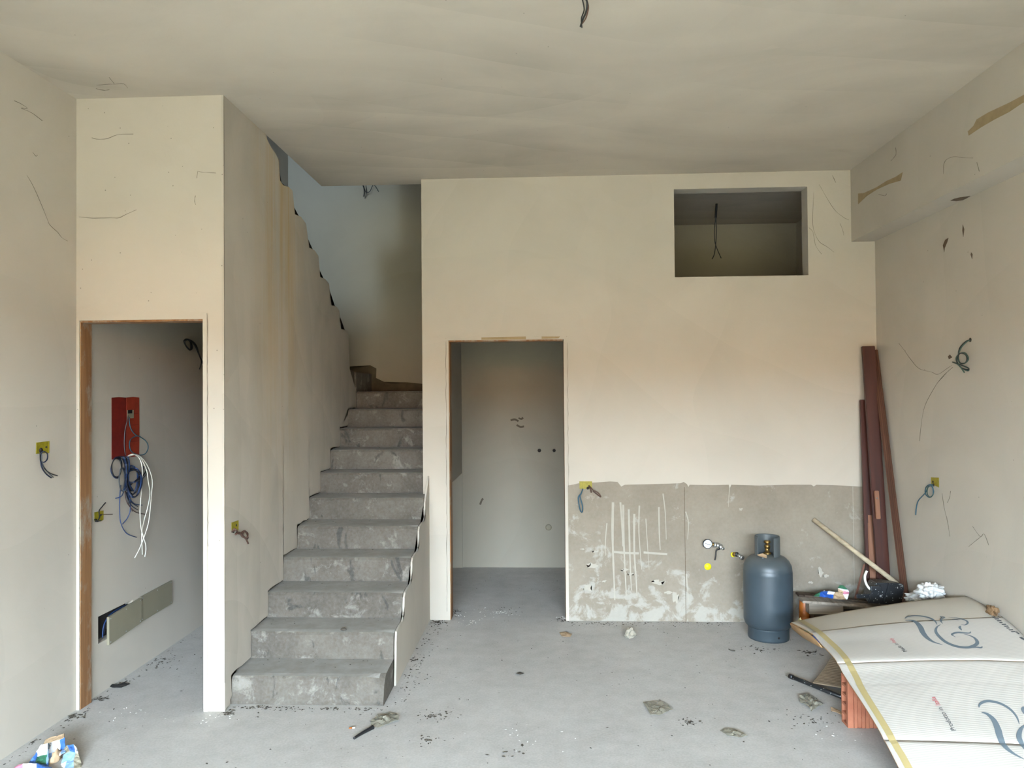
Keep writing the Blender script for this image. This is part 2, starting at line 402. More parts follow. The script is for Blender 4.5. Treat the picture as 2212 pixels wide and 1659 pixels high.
def plank(name, b, t, wide, width, thick, mat, parent=None, bevel=0.003):
    """straight board from b to t; `wide` is roughly its width direction"""
    b, t = Vector(b), Vector(t); d = (t - b).normalized(); w = Vector(wide); w = (w - d * w.dot(d)).normalized(); n = d.cross(w).normalized()
    bm = bmesh.new(); bmesh.ops.create_cube(bm, size=1); L = (t - b).length
    if bevel: bmesh.ops.bevel(bm, geom=bm.edges[:], offset=0.0001, segments=1, affect='EDGES')
    o = None
    bm.free(); bm = bmesh.new(); bmesh.ops.create_cube(bm, size=1)
    for v in bm.verts: v.co = Vector((v.co.x * width, v.co.y * thick, (v.co.z + 0.5) * L))
    if bevel: bmesh.ops.bevel(bm, geom=bm.edges[:], offset=min(bevel, thick * 0.3), segments=2, affect='EDGES')
    o = from_bm(name, bm, mat, parent)
    o.matrix_world = Matrix(((w.x, n.x, d.x, b.x), (w.y, n.y, d.y, b.y), (w.z, n.z, d.z, b.z), (0, 0, 0, 1)))
    return o
def crumple(name, centre, size, mat, parent=None, amp=0.35, freq=2.5, sub=4, seed=0, mats=None, pick=None, floor_z=None, flat=False):
    bm = bmesh.new(); bmesh.ops.create_icosphere(bm, subdivisions=sub, radius=1)
    for v in bm.verts:
        c = v.co.copy(); s = Vector((seed * 3.7, seed * 1.3, seed * 7.1))
        d = noise.noise(c * freq + s) * amp + abs(noise.noise(c * freq * 2.3 + s)) * amp * 0.6
        p = c * (1 + d); p = Vector((p.x * size[0], p.y * size[1], p.z * size[2])) + Vector(centre)
        if floor_z is not None and p.z < floor_z: p.z = floor_z + 0.001
        v.co = p
    bmesh.ops.recalc_face_normals(bm, faces=bm.faces)
    me = bpy.data.meshes.new(name); bm.to_mesh(me); bm.free()
    for m in (mats or [mat]): me.materials.append(M[m])
    for p in me.polygons:
        p.use_smooth = not flat
        if pick: p.material_index = pick(p.center)
    o = bpy.data.objects.new(name, me); COL.objects.link(o)
    if parent: o.parent = parent
    return o

# ------------------------------------------------------------------ the shell
struct(slab('floor', 'Z', -0.15, 0.0, XL - 0.3, XR + 0.3, YF - 0.3, YS + 0.2, [], 'floor'), 'dusty grey concrete floor strewn with crumbs')
ceil = struct(slab('ceiling', 'Z', H, H + 0.22, XL - 0.3, XR + 0.3, YF - 0.3, YS,
              [(XL, XP, 4.48, YS), (XP, XW, YB2, YS)], 'ceiling'), 'hand-trowelled off-white ceiling')
struct(slab('wall_left', 'X', XL - 0.3, XL, YF - 0.3, YS + 0.2, 0, 6.0, [(4.067, 4.42, 0.285, 0.437)], 'wall'), 'off-white plaster wall on the left')
box('recess', XL - 0.06, XL - 0.05, 4.0, 4.86, 0.2, 0.52, 'void', bpy.data.objects['wall_left'])
wr = struct(slab('wall_right', 'X', XR, XR + 0.3, YF - 0.3, YS + 0.2, 0, H, [], 'wall'), 'off-white plaster wall on the right')
beam = struct(box('trim_1', XBM, XR, YF, YB, ZBM, H, 'wall'), 'plastered ceiling beam along the right wall')
# closet front wall, divider, back wall
DL = (-2.505, -1.824, -0.01, 2.083)
struct(slab('wall_closet', 'Y', YP, YP + 0.1, XL, XP - 0.012, 0, H, [(DL[0], DL[1], -0.5, DL[3])], 'wall'), 'narrow wall with the left doorway')
saw_px = [(575, 292), (578, 303), (585, 318), (596, 333), (603, 345), (603.5, 372), (605, 390), (612, 400), (624, 404), (632, 412), (635, 440), (637, 463),
          (650, 468), (661, 483), (664, 505), (668, 535), (680, 541), (688, 553), (690, 575), (692, 598), (703, 603), (711, 613), (713, 640), (716, 660),
          (727, 662), (733, 671), (735, 695), (737, 711), (748, 713), (753, 721), (754, 760), (755.5, 797)]
saw = [(p.y, p.z) for p in (at(x, y, 'X', XP) for x, y in saw_px)]
dpoly = [(YP + 0.1, 0), (YP + 0.1, H), (4.48, H)] + saw + [(6.60, 1.885), (6.60, 0)]
wd = struct(prism('wall_divider', 'X', dpoly, XP - 0.11, XP - 0.012, 'raw'), 'stepped plaster wall between closet and stairs')
# plaster coat of the divider: its foot follows the steps with a ragged edge
foot = []
for i in range(11, 0, -1):
    y, z = Y1 + (i - 1) * TREAD, i * RISE
    yn = y + TREAD
    if i == 11: yn = 6.60 + 0.012; y = 6.60
    for k in range(5):
        foot.append((yn - (yn - y + 0.006) * k / 4.0 - 0.006, z + 0.012 + random.uniform(-0.005, 0.005)))
    for k in range(1, 4):
        foot.append((y - 0.006 + random.uniform(-0.004, 0.004), z + 0.01 - RISE * k / 4))
foot += [(3.93, 0.03), (3.90, 0.0)]
cpoly = [(YP, 0), (YP, H), (4.48, H)] + saw + foot[:-1]
pc = prism('plaster_coat', 'X', cpoly, XP - 0.012, XP, 'divider', wd); pc['label'] = 'stained trowelled plaster coat with ragged foot above the steps'
RD = (-0.725, 0.134, -0.01, 2.074)
WO = (0.953, 1.919, 2.518, 3.167)
wb = struct(slab('wall_back', 'Y', YB, YB2, XW, XR + 0.3, 0, H, [(RD[0], RD[1], -0.5, RD[3]), WO], 'wall'), 'back wall with doorway and high opening')
# far rooms
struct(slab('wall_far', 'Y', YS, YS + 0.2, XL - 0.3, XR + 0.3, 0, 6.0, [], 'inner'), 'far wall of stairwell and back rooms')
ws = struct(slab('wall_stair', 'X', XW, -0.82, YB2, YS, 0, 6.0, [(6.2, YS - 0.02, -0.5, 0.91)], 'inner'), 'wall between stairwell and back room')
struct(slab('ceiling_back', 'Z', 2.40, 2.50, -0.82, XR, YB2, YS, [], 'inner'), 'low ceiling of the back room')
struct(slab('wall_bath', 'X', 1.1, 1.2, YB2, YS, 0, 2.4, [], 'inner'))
# upper storey round the stairwell, with its window
struct(slab('wall_upper', 'Y', 2.3, 2.5, XL - 0.3, XW + 0.1, H + 0.22, 6.0, [(-2.35, -1.75, 4.1, 4.55)], 'wall'), 'upper storey wall with the stairwell window')
struct(slab('wall_landing', 'X', XW, XW + 0.1, 2.5, YB2, H + 0.22, 6.0, [], 'wall'))
struct(slab('wall_return', 'Y', 5.45, 5.6, -1.56, XW, H + 0.22, 6.0, [], 'wall'))
struct(slab('ceiling_upper', 'Z', 6.0, 6.2, XL - 0.3, XR + 0.3, 2.3, YS + 0.2, [], 'ceiling'))
# front wall with the wide entrance behind the photographer
OPEN = (-2.3,2.2,-0.01,2.95)
struct(slab('wall_front', 'Y', YF - 0.3, YF, XL - 0.3, XR + 0.3, 0, H, [OPEN], 'wall'), 'front wall with the wide open entrance')
# outside
struct(slab('ceiling_sky_blocker', 'Z', 3.05, 3.2, XL - 0.8, XR + 0.8, -6.2, YF - 0.3, [], 'ceiling'), 'unseen slab added outside the entrance to block high sky light')  # added overhang, out of view: keeps steep sky light off the entrance floor
struct(slab('ground', 'Z', -0.25, -0.15, -40, 40, -45, YF - 0.3, [], 'ground'), 'pale gravel yard outside')
hs = empty('house', (0, -16, -0.15))
under(slab('facade', 'Y', -22, -16, -22, 22, -0.15, 3.4, [], 'facade'), hs)
under(prism('roof', 'X', [(-22.4, 3.3), (-15.6, 3.3), (-19, 4.35)], -22.4, 22.4, 'roof'), hs)
tag(hs, 'ochre house across the yard', 'house')

# ------------------------------------------------------------------ doorway frames and bare patches
def casing(n, x0, x1, zt, y, label, jw, deep):
    r = struct(empty('trim_%d' % n, (x0, y, 0)), label)
    under(box('jamb', x0 - 0.004, x0 + jw, y + 0.004, y + deep, 0, zt - 0.006, 'jamb'), r)
    under(box('jamb', x1 - 0.003, x1 + 0.004, y + 0.004, y + deep, 0, zt - 0.006, 'jamb'), r)
    under(box('head', x0 + jw, x1 - jw, y + 0.004, y + deep, zt - 0.012, zt + 0.003, 'jamb'), r)
    for a, b, c, d in ((x0 - 0.014, x0 + 0.002, 0.0, zt - 0.0022), (x1 - 0.002, x1 + 0.02, 0.0, zt - 0.0022), (x0 - 0.014, x1 + 0.02, zt - 0.002, zt + 0.028)):
        pts = []; n_ = 24
        vert = (d - c) > (b - a)
        under(box('casing', a, b, y - 0.004, y + 0.012, c, d, 'wall'), r)
    return r
casing(2, DL[0], DL[1], DL[3], YP, 'chipped white frame of the left doorway with brown rough wood inside', 0.006, 0.098)
casing(3, RD[0], RD[1], RD[3], YB, 'chipped white frame of the right doorway', 0.008, 0.118)

def flatpoly(name, axis, val, px, mat, parent, off):
    """thin flat patch lying on a wall plane, drawn from its outline"""
    pts = [at(x, y, axis, val) for x, y in px]; i = 'XYZ'.index(axis)
    ab = [(p.y, p.z) if axis == 'X' else (p.x, p.z) if axis == 'Y' else (p.x, p.y) for p in pts]
    return prism(name, axis, ab, val, val + off, mat, parent)
flatpoly('bare_patch', 'X', XBM, [(1854, 418), (1866, 417), (1893, 405), (1915, 391), (1935, 382), (1950, 372), (1946, 390), (1922, 397), (1895, 409), (1873, 423), (1854, 441)], 'tan', beam, -0.0015)
flatpoly('bare_patch', 'X', XBM, [(2091, 284), (2104, 271), (2110, 258), (2135, 243), (2180, 222), (2240, 190), (2240, 208), (2207, 224), (2180, 242), (2147, 259), (2118, 276), (2093, 293)], 'tan', beam, -0.0015)
flatpoly('bare_patch', 'Z', ZBM, [(2053, 433), (2062, 429), (2075, 426), (2090, 424), (2096, 423), (2088, 428), (2080, 432), (2066, 434)], 'concrete_dark', beam, -0.0015)
flatpoly('bare_patch', 'Y', YB, [(1040, 729), (1136, 727), (1136, 733), (1040, 734)], 'tan', wb, -0.005)
flatpoly('bare_patch', 'Y', YB, [(1170, 727), (1210, 727), (1206, 731), (1170, 732)], 'tan', wb, -0.005)
for q in ([(2042, 518), (2049, 514), (2046, 524), (2041, 536), (2040, 545), (2037, 530)], [(2080, 485), (2083, 495), (2081, 512), (2079, 498)],
          [(2098, 545), (2101, 549), (2100, 560), (2097, 550)], [(2048, 770), (2052, 766), (2057, 772), (2050, 776)]):
    flatpoly('chipped_hole', 'X', XR, q, 'concrete_dark', wr, -0.0012)

# grey bare plaster on the lower back wall, jagged top edge
top_px = [(1223, 1049), (1250, 1044), (1290, 1042), (1318, 1040), (1334, 1041), (1342, 1051), (1350, 1047), (1400, 1046), (1440, 1045), (1470, 1044), (1477, 1041), (1484, 1046), (1487, 1052),
          (1490, 1047), (1540, 1048), (1574, 1047), (1576, 1056), (1580, 1047), (1640, 1049), (1700, 1047), (1752, 1047), (1758, 1051), (1764, 1047), (1800, 1048), (1858, 1051)]
tp = [at(x, y, 'Y', YB) for x, y in top_px]
poly = [(RD[1] + 0.02, 0.0), (RD[1] + 0.02, tp[0].z)] + [(p.x, p.z) for p in tp if p.x > RD[1] + 0.021] + [(XR, tp[-1].z), (XR, 0.0)]
seam1, seam2 = at(1480, 1200, 'Y', YB).x, at(1844, 1200, 'Y', YB).x
vv_, ff_ = [], []
for a_, b_ in poly[1:-1]: vv_ += [(a_, YB - 0.003, 0.0), (a_, YB - 0.003, b_), (a_, YB - 0.0001, b_)]
for k in range(len(poly) - 3): ff_ += [(3 * k, 3 * k + 3, 3 * k + 4, 3 * k + 1), (3 * k + 1, 3 * k + 4, 3 * k + 5, 3 * k + 2)]
bp = obj('bare_plaster', vv_, ff_, 'grey', wb); bp['label'] = 'grey unpainted plaster band below a ragged paint edge'
for s in (seam1, seam2):
    box('seam', s - 0.0015, s + 0.0015, YB - 0.0042, YB - 0.002, 0.0, tp[-1].z, 'concrete_dark' if s == seam1 else 'drip', wb)
def stroke(name, axis, val, pts, w, mat, parent, off):
    P = smooth_path([(x, y, 0) for x, y in pts], 5); L, Rr = [], []
    for i, p in enumerate(P):
        t = (P[min(i + 1, len(P) - 1)] - P[max(i - 1, 0)]).normalized(); nrm = Vector((-t.y, t.x, 0))
        f = i / (len(P) - 1); ww = (w(f) if callable(w) else w) * 0.5 * (1 + 0.25 * noise.noise(Vector((p.x * 0.1, p.y * 0.12, 3))))
        L.append(p + nrm * ww); Rr.append(p - nrm * ww)
    a = [at(p.x, p.y, axis, val) for p in L]; b = [at(p.x, p.y, axis, val) for p in Rr]; i = 'XYZ'.index(axis)
    for q in a + b: q[i] = val + off
    n = len(a)
    return obj(name, a + b, [(k, k + 1, n + k + 1, n + k) for k in range(n - 1)], mat, parent)
drips = [([(1324, 1085), (1323, 1150), (1325, 1220), (1328, 1296)], 4.5), ([(1346, 1090), (1347, 1160), (1350, 1230), (1353, 1288)], 3.5), ([(1358, 1100), (1360, 1180), (1362, 1240), (1364, 1275)], 3.2),
         ([(1370, 1110), (1370, 1190), (1374, 1250), (1376, 1292)], 3.4), ([(1381, 1092), (1380, 1150), (1386, 1230)], 2.5), ([(1423, 1095), (1424, 1150), (1426, 1188)], 2.8),
         ([(1432, 1066), (1437, 1110), (1439, 1165)], 2.0), ([(1311, 1130), (1308, 1165), (1308, 1200)], 2.0), ([(1340, 1085), (1343, 1130), (1345, 1180)], 3.0), ([(1395, 1120), (1398, 1170), (1402, 1230)], 1.6),
         ([(1481, 1105), (1487, 1130), (1485, 1165)], 2.0), ([(1482, 1240), (1485, 1270), (1487, 1300)], 2.5), ([(1576, 1054), (1574, 1075), (1573, 1095)], 1.4)]
for pts, w in drips:
    stroke('paint_drip', 'Y', YB, pts, (lambda f, w=w: w * (1.35 - 0.8 * f)), 'drip', wb, -0.0042)
stroke('paint_smear', 'Y', YB, [(1326, 1192), (1350, 1194), (1380, 1195)], 5, 'drip', wb, -0.0045)
stroke('paint_smear', 'Y', YB, [(1390, 1193), (1415, 1195), (1441, 1197)], 4.5, 'drip', wb, -0.0045)
random.seed(5)
for (cx, cy, rx, ry) in ((1280, 1221, 15, 6), (1286, 1191, 8, 4), (1270, 1270, 12, 7), (1350, 1231, 12, 5), (1362, 1240, 8, 4), (1420, 1258, 16, 6), (1305, 1255, 6, 3), (1258, 1186, 6, 2),
                         (1600, 1100, 5, 3), (1772, 1237, 7, 12), (1752, 1258, 7, 3), (1783, 1244, 8, 4), (1460, 1290, 8, 14), (1443, 1280, 10, 4)):
    q = []
    for k in range(14):
        a = k / 14 * 6.283; r = random.uniform(0.3, 1.15); q.append((cx + rx * r * math.cos(a), cy + ry * r * math.sin(a)))
    flatpoly('paint_splash', 'Y', YB - 0.003, q, 'drip', wb, -0.001)

# back room details on the far wall
wf = bpy.data.objects['wall_far']
for (x, y, r, m) in ((1165, 973, 0.017, 'void'), (1197, 973, 0.015, 'void'), (1185, 1139, 0.03, 'cover')):
    p = at(x, y, 'Y', YS); c = lathe('pipe_stub', [(r, -0.004), (r, 0.006), (r * 0.6, 0.008)], p, m, wf, 16, (0, -1, 0))

# ------------------------------------------------------------------ staircase
st = empty('concrete_staircase', ((XP + XS) / 2, Y1, 0))
tag(st, 'raw grey concrete staircase turning left behind the back wall', 'staircase')
def worn_step(i):
    y0, z1 = Y1 + (i - 1) * TREAD, i * RISE
    y1 = YS if i == 11 else y0 + TREAD + 0.05
    x1 = XS if y0 < YB else XW
    z0 = max(0.0, z1 - RISE) if i < 7 else z1 - RISE - 0.12
    if i < 7: z0 = 0.0
    x0 = XP - 0.011
    n = 28; bm = bmesh.new(); rows = []
    for k in range(n + 1):
        x = x0 + (x1 - x0) * k / n; s = Vector((x * 9, i * 5.1, 0))
        a = 0.006 * noise.noise(s) + 0.004 * noise.noise(s * 3.1)
        e = 0.0
        if k > n - 3 and i < 6: e = 0.012 * (k - n + 3) / 3 * (1.0 if i != 1 else 3.2)
        b = 0.004 * noise.noise(s * 1.7 + Vector((0, 0, 5)))
        rows.append([bm.verts.new(c) for c in ((x, y0 + b + 0.004, z0), (x, y0 + b, (z0 if i > 6 else z1 - RISE) + 0.02), (x, y0 + a + e * 0.6, z1 - 0.018 - e), (x, y0 + 0.012 + a + e, z1 - 0.003 + b * 0.4 - e * 0.6), (x, y0 + 0.045 + e, z1 - e * 0.2), (x, y1, z1 + 0.002), (x, y1, z0))])
    for k in range(n):
        for j in range(7):
            bm.faces.new((rows[k][j], rows[k + 1][j], rows[k + 1][(j + 1) % 7], rows[k][(j + 1) % 7]))
    bm.faces.new(rows[0][::-1]); bm.faces.new(rows[-1])
    o = from_bm('step', bm, 'stair'); o.data.materials.append(M['tread'])
    for p in o.data.polygons:                         # tread tops coloured lighter to stand in for light on them
        if abs(p.normal.z) > 0.9: p.material_index = 1
    return o
for i in range(1, 12): under(worn_step(i), st)
# winder steps round the turn, then the upper flight coming back over the closet
zn = at(803, 809, 'Y', YS).z
under(prism('winder_step', 'Z', [(XP - 0.1, 6.601), (XP + 0.005, 6.601), (-1.70, YS - 0.01), (XL, YS - 0.01), (XL, 6.46)], 1.55, zn + 0.005, 'stair'), st)
under(prism('winder_step', 'Z', [(XP - 0.1, 6.46), (-2.1, YS - 0.01), (XL, YS - 0.01), (XL, 6.46)], 1.7, 2.05, 'stair'), st)
for k, (y, z) in enumerate(((6.42, 2.215), (6.10, 2.385), (5.82, 2.565), (5.54, 2.735), (5.27, 2.905), (4.97, 3.07), (4.70, 3.2))):
    under(box('upper_step', XL, XP - 0.112, y - 0.32, y, z - 0.33, z - 0.02, 'stair'), st)
# plaster on the open side of the lower flight: top edge follows the steps
sp = [(4.24, 0.0)]
for i in range(2, 8):
    y, z = Y1 + (i - 1) * TREAD, i * RISE
    if i == 2: sp += [(4.255, 0.10), (4.262, 0.24)]
    else: sp += [(y + 0.015 + random.uniform(-.005, .005), z - RISE + 0.01), (y + 0.012 + random.uniform(-.005, .005), z - 0.09), (y + 0.02, z - 0.035)]
    if y + TREAD < YB: sp += [(y + 0.05, z - 0.012), (y + 0.14, z - 0.004), (y + 0.22, z - 0.006)]
sp = [q for q in sp if q[0] < YB] + [(YB, 7 * RISE - 0.02), (YB, 0.0)]
sp2 = under(prism('side_plaster', 'X', sp, XS, XS + 0.012, 'wall'), st); sp2['label'] = 'white plaster on the open side of the stairs'
flatpoly('stained_skirting', 'Y', YS, [(740, 793), (780, 793), (800, 789), (813, 796), (811, 815), (811, 860), (740, 860)], 'raw', wf, -0.004)
flatpoly('stained_skirting', 'Y', YS, [(811, 816), (830, 825), (850, 829), (880, 826), (912, 829), (930, 829), (930, 860), (811, 860)], 'raw', wf, -0.004)

# ------------------------------------------------------------------ gas cylinder
gc = Vector((1.497, 5.145, 0)); R0 = 0.161
tank = empty('gas_cylinder', gc); tag(tank, 'grey-blue steel gas cylinder standing on the floor before the back wall', 'gas cylinder')
prof = [(0.10, 0.075), (0.135, 0.078), (0.152, 0.095), (R0, 0.125), (R0, 0.24), (R0, 0.36), (R0, 0.440), (R0, 0.455), (R0 - 0.003, 0.462), (R0 - 0.003, 0.470),
        (R0 - 0.006, 0.492), (0.140, 0.522), (0.115, 0.545), (0.080, 0.558), (0.040, 0.564), (0.028, 0.566)]
under(lathe('body', prof, gc, 'tank', None, 56), tank)
under(lathe('base_ring', [(0.128, 0.0), (0.133, 0.0), (0.135, 0.012), (0.133, 0.07), (0.142, 0.088), (0.138, 0.09), (0.128, 0.07)], gc, 'tank', None, 48, cap=False), tank)
for a in (-1.35, 0.4, 2.3):
    d = Vector((math.cos(a), math.sin(a), 0)); under(lathe('drain_hole', [(0.007, 0), (0.007, 0.003)], gc + d * 0.1335 + Vector((0, 0, 0.035)), 'void', None, 10, d), tank)
def collar():
    verts, faces = [], []; n = 40; a0, a1 = math.radians(-76), math.radians(205)   # open towards the front
    for k in range(n + 1):
        a = a0 + (a1 - a0) * k / n
        for r, z in ((0.083, 0.546), (0.083, 0.682), (0.079, 0.688), (0.075, 0.682), (0.075, 0.546)):
            verts.append(gc + Vector((r * math.cos(a), r * math.sin(a), z)))
    for k in range(n):
        for j in range(5): faces.append((k * 5 + j, (k + 1) * 5 + j, (k + 1) * 5 + (j + 1) % 5, k * 5 + (j + 1) % 5))
    faces.append(tuple(range(5))); faces.append(tuple(n * 5 + j for j in range(5))[::-1])
    return obj('collar', verts, faces, 'tank', None, False)
under(collar(), tank)
valve = under(lathe('valve', [(0.026, 0.560), (0.026, 0.575), (0.015, 0.578), (0.015, 0.605), (0.019, 0.606), (0.019, 0.625), (0.009, 0.628), (0.009, 0.640)], gc, 'brass', None, 18), tank)
lathe('hand_wheel', [(0.018, 0.638), (0.021, 0.642), (0.021, 0.652), (0.016, 0.656)], Vector(gc), 'brass', valve, 14)
lathe('outlet', [(0.010, 0.0), (0.010, 0.02), (0.013, 0.021), (0.013, 0.032)], gc + Vector((-0.004, -0.012, 0.600)), 'brass', valve, 14, (-0.35, -0.9, 0))
lb = under(obj('label_scrap', [gc + Vector(v) for v in ((-0.078, -0.085, 0.566), (-0.036, -0.104, 0.558), (-0.026, -0.080, 0.571), (-0.048, -0.062, 0.582), (-0.088, -0.062, 0.572), (-0.050, -0.084, 0.5665))],
           [(0, 1, 5), (1, 2, 5), (2, 3, 5), (3, 4, 5), (4, 0, 5)], 'sack_brown', None), tank); lb['label'] = 'torn paper label on the cylinder shoulder'
for v in (valve,):
    for ch in v.children: ch.matrix_parent_inverse = Matrix.Translation(tank.location).inverted() if False else ch.matrix_parent_inverse
under(box('weld_plate', gc.x - 0.062, gc.x - 0.05, gc.y - 0.09, gc.y - 0.07, 0.552, 0.56, 'tank'), tank)

# ------------------------------------------------------------------ wires and electrical boxes
def cr(cx, cy, ox, oy, s): return ox + cx / s, oy + cy / s
def wire_on(axis, val, side, px, r, mat, root, name='wire', lift=0.012, bulge=0.03):
    """wire hanging in front of a wall; px is its outline, it bulges off the wall between its ends"""
    i = 'XYZ'.index(axis); n = len(px); pts = []
    for k, (x, y) in enumerate(px):
        l = lift + bulge * math.sin(math.pi * min(1, (k + 0.15) / max(1, n - 1))) * (0.7 + 0.3 * math.sin(k * 2.3))
        if k == 0: l = 0.0
        pts.append(at(x, y, axis, val + side * l))
    return under(tube(name, pts, r, mat, None, 6, 6), root)
def socket(axis, val, side, px, label, wires, holes, notch=None):
    pts = [at(x, y, axis, val) for x, y in px]; c = sum(pts, Vector()) / len(pts)
    r = empty('socket_box', c); tag(r, label, 'socket box')
    ab = [(p.y, p.z) if axis == 'X' else (p.x, p.z) for p in pts]
    n = len(ab); ca = sum(a for a, b in ab) / n; cb = sum(b for a, b in ab) / n
    inn = [(ca + (a - ca) * 0.9, cb + (b - cb) * 0.9) for a, b in ab]
    # rim standing a hair proud of the plaster, face sunk inside it
    bm = bmesh.new(); o1 = [bm.verts.new(P3(axis, a, b, val + side * 0.002)) for a, b in ab]; i1 = [bm.verts.new(P3(axis, a, b, val + side * 0.002)) for a, b in inn]
    o0 = [bm.verts.new(P3(axis, a, b, val)) for a, b in ab]; i0 = [bm.verts.new(P3(axis, a, b, val + side * 0.0004)) for a, b in inn]
    for k in range(n):
        j = (k + 1) % n
        bm.faces.new((o1[k], o1[j], i1[j], i1[k])); bm.faces.new((o0[k], o0[j], o1[j], o1[k])); bm.faces.new((i1[k], i1[j], i0[j], i0[k]))
    bm.faces.new(i0)
    under(from_bm('box_face', bm, 'yellow'), r)
    for x, y, rad in holes:
        p = at(x, y, axis, val); under(lathe('cable_hole', [(rad, 0.0), (rad, 0.0028)], p, 'void', None, 12, (side, 0, 0) if axis == 'X' else (0, side, 0)), r)
    for w in wires:
        wire_on(axis, val, side, w[0], w[1], w[2], r, 'wire', *(w[3:] if len(w) > 3 else ()))
    return r
S1 = lambda x, y: cr(x, y, 0, 800, 3.95)
socket('X', XL, 1, [S1(308, 617), S1(420, 603), S1(418, 705), S1(306, 713)], 'olive yellow socket box with a blue wire loop on the left wall',
       [([S1(348, 682), S1(352, 720), S1(346, 765), S1(372, 785), S1(402, 760), S1(404, 715), S1(380, 694), S1(352, 705), S1(345, 760), S1(358, 830), S1(395, 885), S1(438, 917)], 0.0032, 'wire_navy'),
        ([S1(345, 684), S1(342, 730), S1(350, 790), S1(385, 845), S1(430, 880), S1(490, 899)], 0.0026, 'wire_black'), ([S1(350, 684), S1(356, 730), S1(360, 790), S1(400, 860), S1(455, 914)], 0.0026, 'wire_grey')],
       [(*S1(347, 683), 0.013), (*S1(392, 655), 0.005)])
socket('X', XL, 1, [S1(805, 1212), S1(882, 1195), S1(880, 1275), S1(858, 1290), S1(805, 1288)], 'yellow socket box with black wire tips beside the brown jamb inside the closet',
       [([S1(806, 1275), S1(830, 1282), S1(848, 1255), S1(846, 1200), S1(870, 1165), S1(900, 1130)], 0.0034, 'wire_black'), ([S1(858, 1232), S1(900, 1228), S1(960, 1227)], 0.002, 'wire_brown'),
        ([S1(806, 1270), S1(825, 1290), S1(860, 1280)], 0.003, 'wire_black')], [(*S1(858, 1234), 0.006), (*S1(815, 1280), 0.009)])
socket('X', XP, 1, [S1(1974, 1300), S1(2033, 1279), S1(2033, 1365), S1(2010, 1352), S1(1976, 1385)], 'yellow socket box with a brown twisted wire on the wall beside the stairs',
       [([S1(1978, 1380), S1(2000, 1352), S1(2025, 1375), S1(2010, 1400), S1(2045, 1385), S1(2070, 1420), S1(2108, 1425), S1(2112, 1390), S1(2085, 1375), S1(2070, 1405), S1(2100, 1440), S1(2118, 1478)], 0.0048, 'wire_brown'),
        ([S1(1985, 1375), S1(2015, 1360), S1(2040, 1395), S1(2090, 1370), S1(2115, 1420), S1(2110, 1440)], 0.0045, 'wire_brown')], [(*S1(2015, 1322), 0.006), (*S1(1990, 1372), 0.010)])
S7 = lambda x, y: cr(x, y, 1200, 1000, 3.95)
socket('Y', YB - 0.003, -1, [S7(203, 157), S7(311, 157), S7(311, 222), S7(262, 222), S7(205, 220)], 'yellow socket box with blue and brown wires on the back wall by the right doorway',
       [([S7(232, 222), S7(218, 262), S7(196, 290), S7(198, 340), S7(212, 405), S7(228, 418), S7(230, 370), S7(212, 300), S7(208, 270)], 0.0045, 'wire_teal'),
        ([S7(290, 195), S7(320, 230), S7(365, 255), S7(386, 290), S7(360, 272), S7(320, 240)], 0.0042, 'wire_brown'), ([S7(285, 195), S7(300, 225), S7(305, 250)], 0.006, 'wire_brown')],
       [(*S7(275, 215), 0.010), (*S7(291, 205), 0.008)])
S6 = lambda x, y: cr(x, y, 1700, 700, 2.676)
socket('X', XR, -1, [S6(834, 886), S6(879, 888), S6(879, 945), S6(850, 930), S6(836, 926)], 'yellow socket box with a dark wire loop on the right wall',
       [([S6(846, 932), S6(825, 928), S6(803, 945), S6(800, 980), S6(822, 1002), S6(844, 985), S6(842, 945), S6(820, 935), S6(800, 975), S6(760, 1020), S6(748, 1060), S6(744, 1103)], 0.0034, 'wire_teal'),
        ([S6(843, 932), S6(815, 945), S6(812, 985), S6(832, 1000), S6(848, 970), S6(836, 935)], 0.003, 'wire_green')], [(*S6(845, 912), 0.007), (*S6(848, 930), 0.009)])

# consumer unit box in the closet with its tangle
q = [at(x, y, 'X', XL) for x, y in ((241, 859), (299, 859), (299, 984), (241, 990))]
eb = empty('fuse_box', (XL, q[0].y, q[2].z)); tag(eb, 'red plastic fuse box with a tangle of blue and white wires inside the closet', 'fuse box')
ys, zs = (q[0].y, q[1].y), (q[2].z + 0.0, q[0].z); ym = ys[0] + (ys[1] - ys[0]) * 0.52
def jag(y0, y1, z0, z1):
    return [(y0, z0), (y0 + 0.002, (z0 + z1) / 2), (y0 - 0.001, z1), ((y0 + y1) / 2, z1 + 0.003), (y1, z1), (y1 + 0.002, (z0 + z1) / 2), (y1, z0), ((y0 + y1) / 2, z0 - 0.003)]
under(prism('box_side', 'X', jag(ys[0], ym, zs[0], zs[1]), XL, XL + 0.003, 'red_dark'), eb)
lid = under(prism('box_lid', 'X', jag(ym, ys[1], zs[0], zs[1]), XL, XL + 0.005, 'red'), eb)
yk = ym + 0.012
for zz in (0.09, 0.19, 0.26): under(box('rib', XL + 0.004, XL + 0.0065, yk, ys[1] - 0.01, zs[0] + zz, zs[0] + zz + 0.003, 'red_dark'), eb)
S8 = lambda x, y: cr(x, y, 180, 840, 10.367)
pa, pb = at(*S8(960, 478), 'X', XL), at(*S8(1105, 655), 'X', XL)
under(box('knock_out', XL + 0.004, XL + 0.007, pa.y, pb.y, pb.z, pa.z, 'cover'), eb)
pa2, pb2 = at(*S8(970, 478), 'X', XL), at(*S8(1068, 550), 'X', XL)
under(box('cable_port', XL + 0.006, XL + 0.0078, pa2.y, pb2.y, pb2.z, pa2.z, 'black'), eb)
def W(pts, m, r=0.0030, lift=0.015, bulge=0.03): wire_on('X', XL, 1, [S1(x, y) for x, y in pts], r, m, eb, 'wire', lift, bulge)
